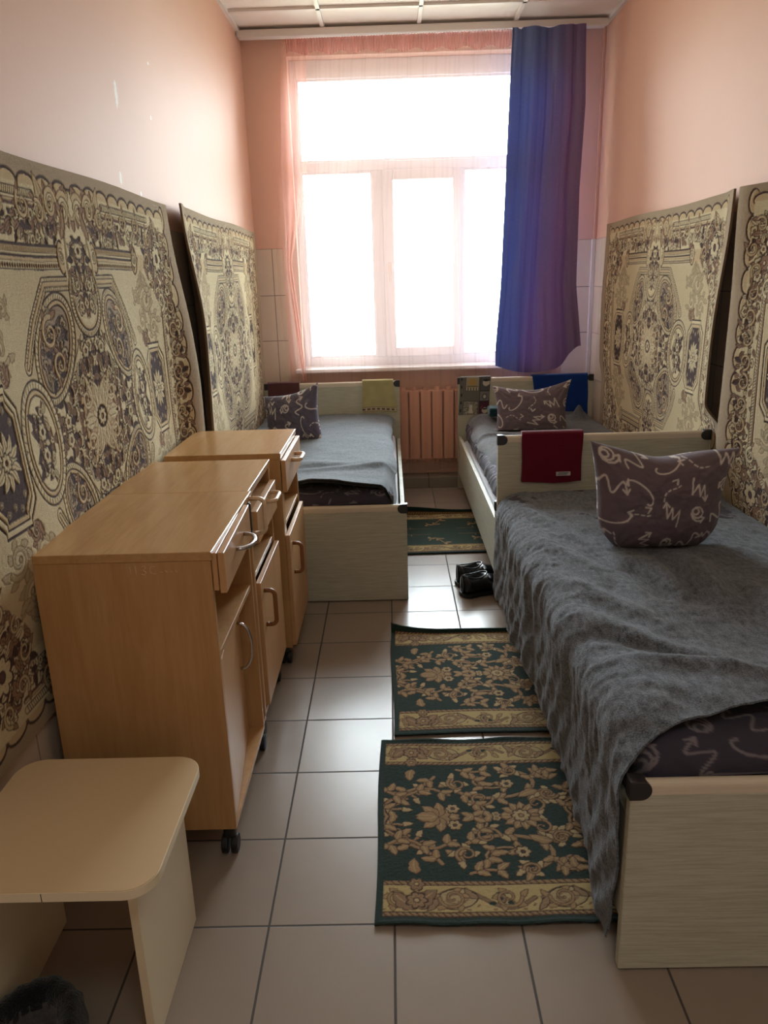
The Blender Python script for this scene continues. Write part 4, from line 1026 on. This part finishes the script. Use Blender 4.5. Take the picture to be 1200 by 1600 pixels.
def teatowel():
    cv = Canvas(0, .24, 0, .30, .001, (112, 110, 104)); DKc, CRm, OC, PR = (46, 48, 54), (196, 190, 174), (186, 152, 92), (84, 48, 66)
    for (x0, x1, y0, y1, c) in ((.05, .150, .17, .268, (170, 160, 132)), (.162, .236, .17, .27, (92, 92, 98)), (.162, .236, .10, .165, (128, 128, 126)), (.162, .236, .0, .095, PR), (.035, .150, .0, .095, (142, 138, 124))):
        cv.poly([(x0-.003, y0-.003), (x1+.003, y0-.003), (x1+.003, y1+.003), (x0-.003, y1+.003)], DKc); cv.poly([(x0, y0), (x1, y0), (x1, y1), (x0, y1)], c)
    cv.ell(.10, .225, .030, .020, OC); cv.ell(.10, .245, .016, .012, OC); cv.stroke([(.06, .20), (.14, .20)], .004, DKc)
    for k in range(9): cv.poly([(.052+.011*k, .172), (.0575+.011*k, .172), (.0575+.011*k, .190), (.052+.011*k, .190)], DKc if k % 2 else CRm)
    cv.ell(.205, .225, .026, .024, CRm); cv.ell(.205, .240, .024, .008, DKc); cv.stroke([(.228, .235), (.238, .225), (.229, .212)], .004, CRm)
    cv.ell(.20, .13, .022, .022, (96, 96, 100)); cv.ell(.20, .13, .012, .012, CRm)
    cv.ell(.205, .035, .024, .020, CRm); cv.ell(.205, .045, .02, .006, DKc); cv.stroke([(.17, .05), (.185, .065)], .005, (140, 84, 90))
    rng = random.Random(4)
    for k in range(60): cv.ell(.04+.105*rng.random(), .005+.085*rng.random(), .004, .003, (84, 84, 82) if k % 2 else CRm)
    cv.poly([(.075, .01), (.115, .01), (.106, .045), (.084, .045)], (216, 212, 196)); cv.ell(.095, .055, .014, .013, (216, 212, 196))
    cv.poly([(.083, .062), (.087, .076), (.093, .066)], (216, 212, 196)); cv.poly([(.107, .062), (.103, .076), (.097, .066)], (216, 212, 196))
    for k in range(5): cv.ell(.015, .03+.055*k, .006, .012, DKc)
    return cv
TT = teatowel()
towel('tea_towel', .502, .712, 3.934, .026, .795, .258, .16, M_['print'], 'grey patchwork tea towel with cup and cat squares on the far right headboard', 'towel', .004, 7, lambda u, v: TT.sample(u/.21*.238, v), skew=-.012)
towel('towel', 1.00, 1.385, 3.934, .026, .795, .30, .20, M_['bluet'], 'royal blue fleece towel draped over the far right headboard by the wall', thick=.010, seed=9, skew=.03, wav=.005, flare=-.04)
cl = soft_block('folded_cloth', .665, .80, 3.60, 3.75, .575, .635, .018, M_['teal'], amp=.006, seed=3, nx=30, ny=30); tag(cl, 'small dark teal folded cloth beside the pillow on the far right bed', 'cloth')

# ------------------------------------------------------------------ bedside cabinets
def caster(parent, x, y, ztop, yaw=0.3):
    b = MB(); b.cyl((x, y, ztop-.006), .018, .012, 'z', 16); b.box(x-.016, x+.016, y-.020, y+.020, ztop-.040, ztop-.010, .008, 3)
    c = b.build('caster', M_['black'], parent)
    b = MB()
    for dx in (-.013, .013): b.cyl((x+dx, y-.008, .026), .026, .018, 'x', 26, .004)
    b.build('wheel', M_['black'], c, False)
def d_handle(b, axis, x, y, z, half, out, r=.006, sy=1.4):
    """D handle on the plane X=x; axis 'y' horizontal or 'z' vertical"""
    pts = []; k = .018
    for q in ((-1, 0), (-1, out-k), ) : pts.append((q[0]*half, q[1]))
    for a in np.linspace(PI, PI/2, 6): pts.append((-half+k+k*math.cos(a), out-k+k*math.sin(a)))
    for a in np.linspace(PI/2, 0, 6): pts.append((half-k+k*math.cos(a), out-k+k*math.sin(a)))
    pts.append((half, 0))
    b.tube([(x+o, y+s, z) if axis == 'y' else (x+o, y, z+s) for s, o in pts], r, 10); return b
def arch_handle(b, axis, x, y, z, half, out, r=.005):
    pts = [(math.cos(a)*half, math.sin(a)**.8*out) for a in np.linspace(PI, 0, 18)]
    b.tube([(x+o, y+s, z) if axis == 'y' else (x+o, y, z+s) for s, o in pts], r, 10); return b
ZT = .866
def cabinet(label, x0, x1, y0, y1, top_y1=None, zb=.085):
    t = thing('bedside_cabinet', ((x0+x1)/2, (y0+y1)/2, 0), label, 'cabinet', 'beech bedside cabinets on casters'); T = .016
    return t, T
# --- nearest cabinet
x0, x1, y0, y1 = -.842, -.415, .238, .722; T = .017
c1, T = cabinet('nearest beech bedside cabinet beside the stool, drawer ajar with a chrome arch handle', x0, x1, y0, .785)
RC = Matrix.Translation((x1, y0, 0)) @ Matrix.Rotation(.028, 4, 'Z') @ Matrix.Translation((-x1, -y0, 0))
b = MB(); b.box(x0, x1, y0, y0+T, .085, ZT-.022, .001, 1).box(x0, x1, y1-T, y1, .085, ZT-.022, .001, 1)
b.box(x0, x1, y0+T, y1-T, .085, .085+T, .001, 1).box(x0, x0+.008, y0+T, y1-T, .10, ZT-.022).box(x0+.01, x1-.004, y0+T, y1-T, .578, .578+T, .001, 1)
b.box(x0, x1-.004, y1, .780, .085, .10, .001, 1)
b.build('carcass', M_['beech'], c1)
MB().box(x0-.004, x1+.004, y0-.002, .786, ZT-.022, ZT, .0015, 1).build('top_panel', M_['beech_top'], c1)
dr = MB().box(x1+.001, x1+.014, y0+.006, .655, .764, ZT-.006, .0015, 1).box(x1+.016, x1+.032, y0+.006, .655, .757, ZT-.006, .0015, 1).box(x0+.05, x1+.001, y0+.03, .65, .76, ZT-.04).xf(RC).build('drawer', M_['beech_front'], c1)
h = arch_handle(MB(), 'y', x1+.032, .47, .812, .062, .040, .0055).xf(RC).build('handle', M_['chrome'], dr); h['label'] = 'chrome arch handle'
# door pushed slightly inwards, hinged on the near side
b = MB(); b.box(x1-.017, x1-.001, y0+T+.002, y1-T-.004, .106, .572, .001, 1)
Rm = Matrix.Translation((x1, y0+T, 0)) @ Matrix.Rotation(.10, 4, 'Z') @ Matrix.Translation((-x1, -y0-T, 0)); b.xf(Rm)
dd = b.build('door', M_['beech_front'], c1)
b = arch_handle(MB(), 'z', x1, y1-.10, .43, .075, .038, .0045); b.xf(Rm); h = b.build('handle', M_['chrome'], dd); h['label'] = 'chrome arch handle'
# stowed overbed board in the slot at its far side, with the bracket and the pull
bd = MB().box(x0+.03, x1+.004, .738, .756, .125, .735, .002, 2).build('pull_out_board', M_['beech_front'], c1)
MB().box(x1-.03, x1+.004, .734, .752, .735, ZT-.024, .001, 1).box(x1+.004, x1+.009, .736, .744, .742, ZT-.026, .001, 1).build('bracket', M_['dmetal'], bd)
h = d_handle(MB(), 'z', x1+.002, .757, .795, .055, .045, .0065).build('handle', M_['creamplastic'], bd); h['label'] = 'beige plastic D-shaped handle'
b = MB()     # scratched marks on the near side, under the top
def st(P, r=.0011): 
    for a_, c_ in zip(P[:-1], P[1:]): b.tube([(a_[0], y0-.0006, a_[1]), (c_[0], y0-.0006, c_[1])], r, 5)
gx = -.608
st([(gx, .834), (gx+.001, .812)]); st([(gx+.013, .835), (gx+.014, .811)])
st([(gx+.026, .831), (gx+.034, .834), (gx+.038, .829), (gx+.031, .824), (gx+.039, .818), (gx+.034, .812), (gx+.025, .814)])
st([(gx+.060, .832), (gx+.050, .833), (gx+.047, .823), (gx+.051, .814), (gx+.061, .814)])
for k in range(4): st([(gx+.070+.012*k, .820+.002*(k % 2)), (gx+.078+.012*k, .817)], .0008)
sc = b.build('scratched_marks', M_['chalk'], c1); sc['label'] = 'pale scratched figures'
for (cx_, cy_) in ((x1-.025, y0+.03), (x1-.025, .74), (x0+.03, y0+.03), (x0+.03, .74)): caster(c1, cx_, cy_, .085)
# --- middle cabinet
x0, x1, y0, y1 = -.845, -.422, .792, 1.222
c2, T = cabinet('middle beech bedside cabinet, open shelf and brown plastic door handle', x0, x1, y0, y1)
b = MB(); b.box(x0, x1, y0, y0+T, .085, ZT-.024, .001, 1).box(x0, x1, y1-T, y1, .085, ZT-.024, .001, 1)
b.box(x0, x1, y0+T, y1-T, .085, .085+T, .001, 1).box(x0, x0+.008, y0+T, y1-T, .10, ZT-.024).box(x0+.01, x1-.003, y0+T, y1-T, .568, .568+T, .001, 1)
b.build('carcass', M_['beech'], c2)
MB().box(x0-.003, x1+.003, y0-.003, y1+.002, ZT-.024, ZT-.0008, .0015, 1).build('top_panel', M_['beech_top'], c2)
dr = MB().box(x1+.001, x1+.022, y0+.010, y1-.020, .690, .795, .0015, 1).box(x0+.05, x1-.001, y0+.03, y1-.03, .70, .785).build('drawer', M_['beech_front'], c2)
h = d_handle(MB(), 'y', x1+.022, 1.02, .782, .055, .034, .007).build('handle', M_['creamplastic'], dr); h['label'] = 'beige plastic D-shaped handle'
dd = MB().box(x1+.0005, x1+.017, y0+.004, y1-.004, .125, .560, .0015, 1).build('door', M_['beech_front'], c2)
h = d_handle(MB(), 'z', x1+.017, y0+.055, .455, .060, .034, .0075).build('handle', M_['brownplastic'], dd); h['label'] = 'brown plastic D-shaped handle'
for (cx_, cy_) in ((x1-.03, y0+.03), (x1-.03, y1-.03), (x0+.03, y0+.03), (x0+.03, y1-.03)): caster(c2, cx_, cy_, .085)
# --- farthest cabinet, a little forward of the others
x0, x1, y0, y1 = -.820, -.395, 1.312, 1.800
c3, T = cabinet('farthest beech bedside cabinet, by the foot of the left bed, black slot in its side', x0, x1, y0, y1)
b = MB(); b.box(x0, x1, y0+.038, y0+.038+T, .075, ZT-.024, .001, 1).box(x0, x1, y1-T, y1, .075, ZT-.024, .001, 1)
b.box(x0, x1, y0, y1-T, .075, .075+T, .001, 1).box(x0, x0+.008, y0+.05, y1-T, .09, ZT-.024).box(x0+.01, x1-.003, y0+.05, y1-T, .568, .568+T, .001, 1)
b.box(x1-.045, x1, y0, y0+.036, .091, ZT-.024, .001, 1)
b.build('carcass', M_['beech'], c3)
MB().box(x0-.003, x1+.003, y0-.002, y1+.002, ZT-.024, ZT, .0015, 1).build('top_panel', M_['beech_top'], c3)
bd = MB().box(x0+.01, x1-.064, y0+.002, y0+.020, .135, ZT-.034, .002, 1).build('pull_out_board', M_['beech'], c3)
MB().box(x1-.075, x1-.046, y0+.004, y0+.010, ZT-.050, ZT-.034, .001, 1).tube([(x1-.055, y0+.008, ZT-.040), (x1-.052, y0+.008, ZT-.12)], .003).build('bracket', M_['dmetal'], bd)
dr = MB().box(x1+.002, x1+.019, y0+.004, y1-.006, .715, ZT-.028, .0015, 1).box(x0+.05, x1+.001, y0+.06, y1-.03, .73, ZT-.04).build('drawer', M_['beech_front'], c3)
h = d_handle(MB(), 'y', x1+.019, y0+.24, .800, .060, .036, .008).build('handle', M_['creamplastic'], dr); h['label'] = 'cream plastic D-shaped handle'
dd = MB().box(x1+.0005, x1+.017, y0+.004, y1-.006, .085, .545, .0015, 1).build('door', M_['beech_front'], c3)
h = d_handle(MB(), 'z', x1+.017, y0+.075, .430, .060, .034, .0075).build('handle', M_['brownplastic'], dd); h['label'] = 'brown plastic D-shaped handle'
for (cx_, cy_) in ((x1-.03, y0+.03), (x1-.03, y1-.03), (x0+.03, y0+.03), (x0+.03, y1-.03)): caster(c3, cx_, cy_, .075)

# ------------------------------------------------------------------ stool
st_ = thing('stool', (-.637, -.145, 0), 'low cream laminate stool with rounded corners in the left foreground', 'stool')
def rrect(x0, x1, y0, y1, r, n=10):
    P = []
    for cx_, cy_, a in ((x1-r, y1-r, 0), (x0+r, y1-r, PI/2), (x0+r, y0+r, PI), (x1-r, y0+r, 3*PI/2)):
        P += [(cx_+r*math.cos(a+q*PI/2/n), cy_+r*math.sin(a+q*PI/2/n)) for q in range(n+1)]
    return P
SZ = .435
b = MB(); b.prism(rrect(-.841, -.427, -.355, .055, .058), SZ-.020, SZ-.0012, 'z', mi=1); b.prism(rrect(-.8395, -.4285, -.3535, .0535, .057), SZ-.0014, SZ, 'z', mi=0)
b.box(-.628, -.6266, -.3556, -.350, SZ-.0195, SZ-.002, mi=2)
tp = b.build('seat', [M_['stooltop'], M_['stooledge'], M_['cap']], st_)
for xa in (-.812, -.497):
    b = MB(); b.box(xa, xa+.017, -.300, .025, .001, SZ-.021, .001, 1)
    if xa > -.6: b.cyl((xa+.0172, -.16, .318), .004, .001, 'x', 12, mi=1)
    b.build('leg_panel', [M_['stoolleg'], M_['cap']], st_)
MB().box(-.794, -.498, -.115, -.098, .268, SZ-.021, .001, 1).build('cross_panel', M_['stoolleg'], st_)

# dark slipper under the stool
sl = thing('slipper', (-.715, -.30, 0), 'dark fuzzy slipper with a grey lining on the floor under the stool', 'slipper')
def bowl(rx, ry, prof, cx, cy, name, mat, parent, seed, amp):
    n = 72; A = np.linspace(0, 2*PI, n, endpoint=False)[None, :]; rr = np.array([p[0] for p in prof])[:, None]; zz = np.array([p[1] for p in prof])[:, None]
    nz = amp*(vnoise(A*9+0*rr, zz*60+0*A, seed)-.5)
    X = cx+(rx*rr+nz)*np.cos(A); Y = cy+(ry*rr+nz)*np.sin(A); Z = zz+0*A+nz*.5+.006*np.cos(A-2)
    idx = np.arange(len(prof)*n).reshape(len(prof), n); nx_ = np.roll(idx, -1, 1)
    return raw_mesh(name, np.stack([X, Y, np.maximum(Z, .002)], -1).reshape(-1, 3), np.stack([idx[:-1], nx_[:-1], nx_[1:], idx[1:]], -1).reshape(-1, 4), mat, parent)
bowl(.100, .125, [(0.02, .004), (.8, .004), (.95, .02), (1.0, .05), (.97, .08), (.90, .098), (.80, .108), (.66, .106), (.54, .094), (.50, .07)], -.712, -.335, 'outer', M_['fur'], sl, 3, .008)
bowl(.100, .125, [(.52, .082), (.50, .070), (.46, .056), (.40, .040), (.2, .034), (.02, .032)], -.712, -.335, 'lining', M_['lining'], sl, 5, .004)

# ------------------------------------------------------------------ shoes
def shoe(x_heel, y_c, yaw, label):
    t = thing('shoe', (x_heel, y_c, 0), label, 'shoe', 'pair of black shoes at the bed')
    n = 28; secs = []   # along the foot: x, half width, height, opening
    L = .27
    xs = np.linspace(0, 1, 30)
    V = []; 
    ca, sa = math.cos(yaw), math.sin(yaw)
    def tr(p): return (x_heel+p[0]*ca-p[1]*sa, y_c+p[0]*sa+p[1]*ca, p[2])
    hwf = lambda u: .046*min(1, (u/.06)**.5 if u > 0 else 0)*(1+.28*math.sin(PI*min(1, max(0, (u-.3)/.7)))) * (max(0.0, 1-((u-.86)/.14)**2)**.5 if u > .86 else 1)
    topz = lambda u: .112-.012*math.sin(PI*min(1, u/.45)) if u < .45 else .100-.045*((u-.45)/.55)**.8
    A = np.linspace(0, 2*PI, n, endpoint=False)
    for u in xs:
        u_ = min(max(u, .004), .996); w_ = max(hwf(u_), .003); zt = topz(u_); row = []
        for a in A:
            c, s = math.cos(a), math.sin(a); zz = (zt-.018)*(.5+.5*math.copysign(abs(s)**.8, s))+.018; yy = w_*math.copysign(abs(c)**.7, c)*(1-.30*max(0, s)**2)
            row.append((u*L, yy, zz))
        V.append(row)
    V = np.array(V); 
    # opening: push the top of the rear half down inside
    for i, u in enumerate(xs):
        if .07 < u < .50:
            k = math.sin(PI*(u-.07)/.43)**.5
            for j, a in enumerate(A):
                s = math.sin(a)
                if s > .75: V[i, j, 2] -= .070*k*min(1, (s-.75)/.12)
    W = np.array([[tr(p) for p in row] for row in V]); idx = np.arange(len(xs)*n).reshape(len(xs), n); nx_ = np.roll(idx, -1, 1)
    Fq = np.stack([idx[:-1], idx[1:], nx_[1:], nx_[:-1]], -1).reshape(-1, 4); ends = []
    for r_, fl in ((0, 1), (len(xs)-1, 0)):
        for j in range(n//2-1):
            q = [idx[r_][j], idx[r_][j+1], idx[r_][n-2-j], idx[r_][n-1-j]]; ends.append(q[::-1] if fl else q)
    raw_mesh('upper', W.reshape(-1, 3), np.concatenate([Fq, np.array(ends)]), M_['shoe'], t)
    P = [(u*L-.003+.006*u, hwf(min(max(u, .01), .99))+.003) for u in np.linspace(0, 1, 24)]; P = P+[(p[0], -p[1]) for p in P[::-1]]
    P = [tr((a_, b_, 0))[:2] for a_, b_ in P]; MB().prism(P, .002, .020, 'z', bev=.0015).build('sole', M_['black'], t)
    rim = [tr((L*(.05+.45*(.5-.5*math.cos(a))), .034*math.sin(a), .104-.012*math.sin(PI*(.5-.5*math.cos(a))))) for a in np.linspace(0, 2*PI, 25)]
    MB().tube(rim, .0035, 8).build('collar', M_['shoe'], t)
shoe(.338, 1.962, .46, 'black leather shoe by the bed leg, the nearer of the pair')
shoe(.325, 2.100, .36, 'black leather shoe by the bed leg, the farther of the pair')

# ------------------------------------------------------------------ green rugs
def rug(x0, y0, W, D, label, seed, lift=None, curl=None, rot=0.0, grp='green floor rugs', dx=0.0, cv=None):
    res = .0022; ny, nx = int(D/res), int(W/res); u = np.linspace(0, W, nx)[None, :]; v = np.linspace(0, D, ny)[:, None]; U = u+0*v; V = v+0*u
    Us = U+.0012*(vnoise(U*300, V*300, seed)-.5)+.002*fbm(U*8, V*8, seed); Vs = V+.0012*(vnoise(U*300+3, V*300, seed+1)-.5)+.002*fbm(U*8+4, V*8, seed+2)
    vv = np.minimum(Vs, D-Vs)/(D/2)*.385; col = (cv or RUG).sample(np.clip(Us+dx*(Us > .03), 0, 1.159), np.clip(vv, 0, .384))
    Z = .0085+.0012*vnoise(U*220, V*220, 3)+(sstep(.03, .25, col.mean(2)))*.0012
    edge = np.minimum(np.minimum(U, W-U), np.minimum(V, D-V)); Z = Z+.002*np.exp(-((edge-.006)/.005)**2)
    if lift is not None: Z = Z+lift(U/W, V/D)
    X = x0+U+.003*np.sin(V*9); Y = y0+V+.003*np.sin(U*11+seed)
    if curl is not None: Y = Y+curl(U/W, V/D)
    c, s = math.cos(rot), math.sin(rot); Xr = x0+(X-x0)*c-(Y-y0)*s; Yr = y0+(X-x0)*s+(Y-y0)*c
    o = thick_sheet('rug', np.stack([Xr, Yr, Z], -1), .0065, M_['pile'], None, col, 8, edge_col=lin((18, 44, 38)))
    return tag(o, label, 'rug', grp)
rug(-.048, -.012, .78, .765, 'green floral rug nearest the viewer, beside the foot of the nearest bed', 2, lift=lambda u, v: .006*np.exp(-v/.03)*(np.sin(u*14)**2)+.006*np.exp(-(1-v)/.02)*np.sin(u*9)**2*sstep(.0, .2, u), rot=-.01)
rug(.004, .785, .74, .800, 'green floral rug beside the middle of the nearest bed, second from the viewer', 5, lift=lambda u, v: .030*sstep(.955, 1, v)*(.5+.5*np.exp(-u/.10))+.012*np.exp(-(1-v)/.05)*np.exp(-u/.05), curl=lambda u, v: -.03*sstep(.9, 1, v)*sstep(0, .3, u), rot=0.012)
def plain_rug():
    return rug(-.12, 2.565, .98, .760, 'green rug between the left bed and the far right bed, its far edge curled up', 8, lift=lambda u, v: .042*sstep(.94, 1, v)*(1+.35*np.sin(u*8)), curl=lambda u, v: -.028*sstep(.93, 1, v), dx=.10, cv=RUG_PLAIN)
plain_rug()
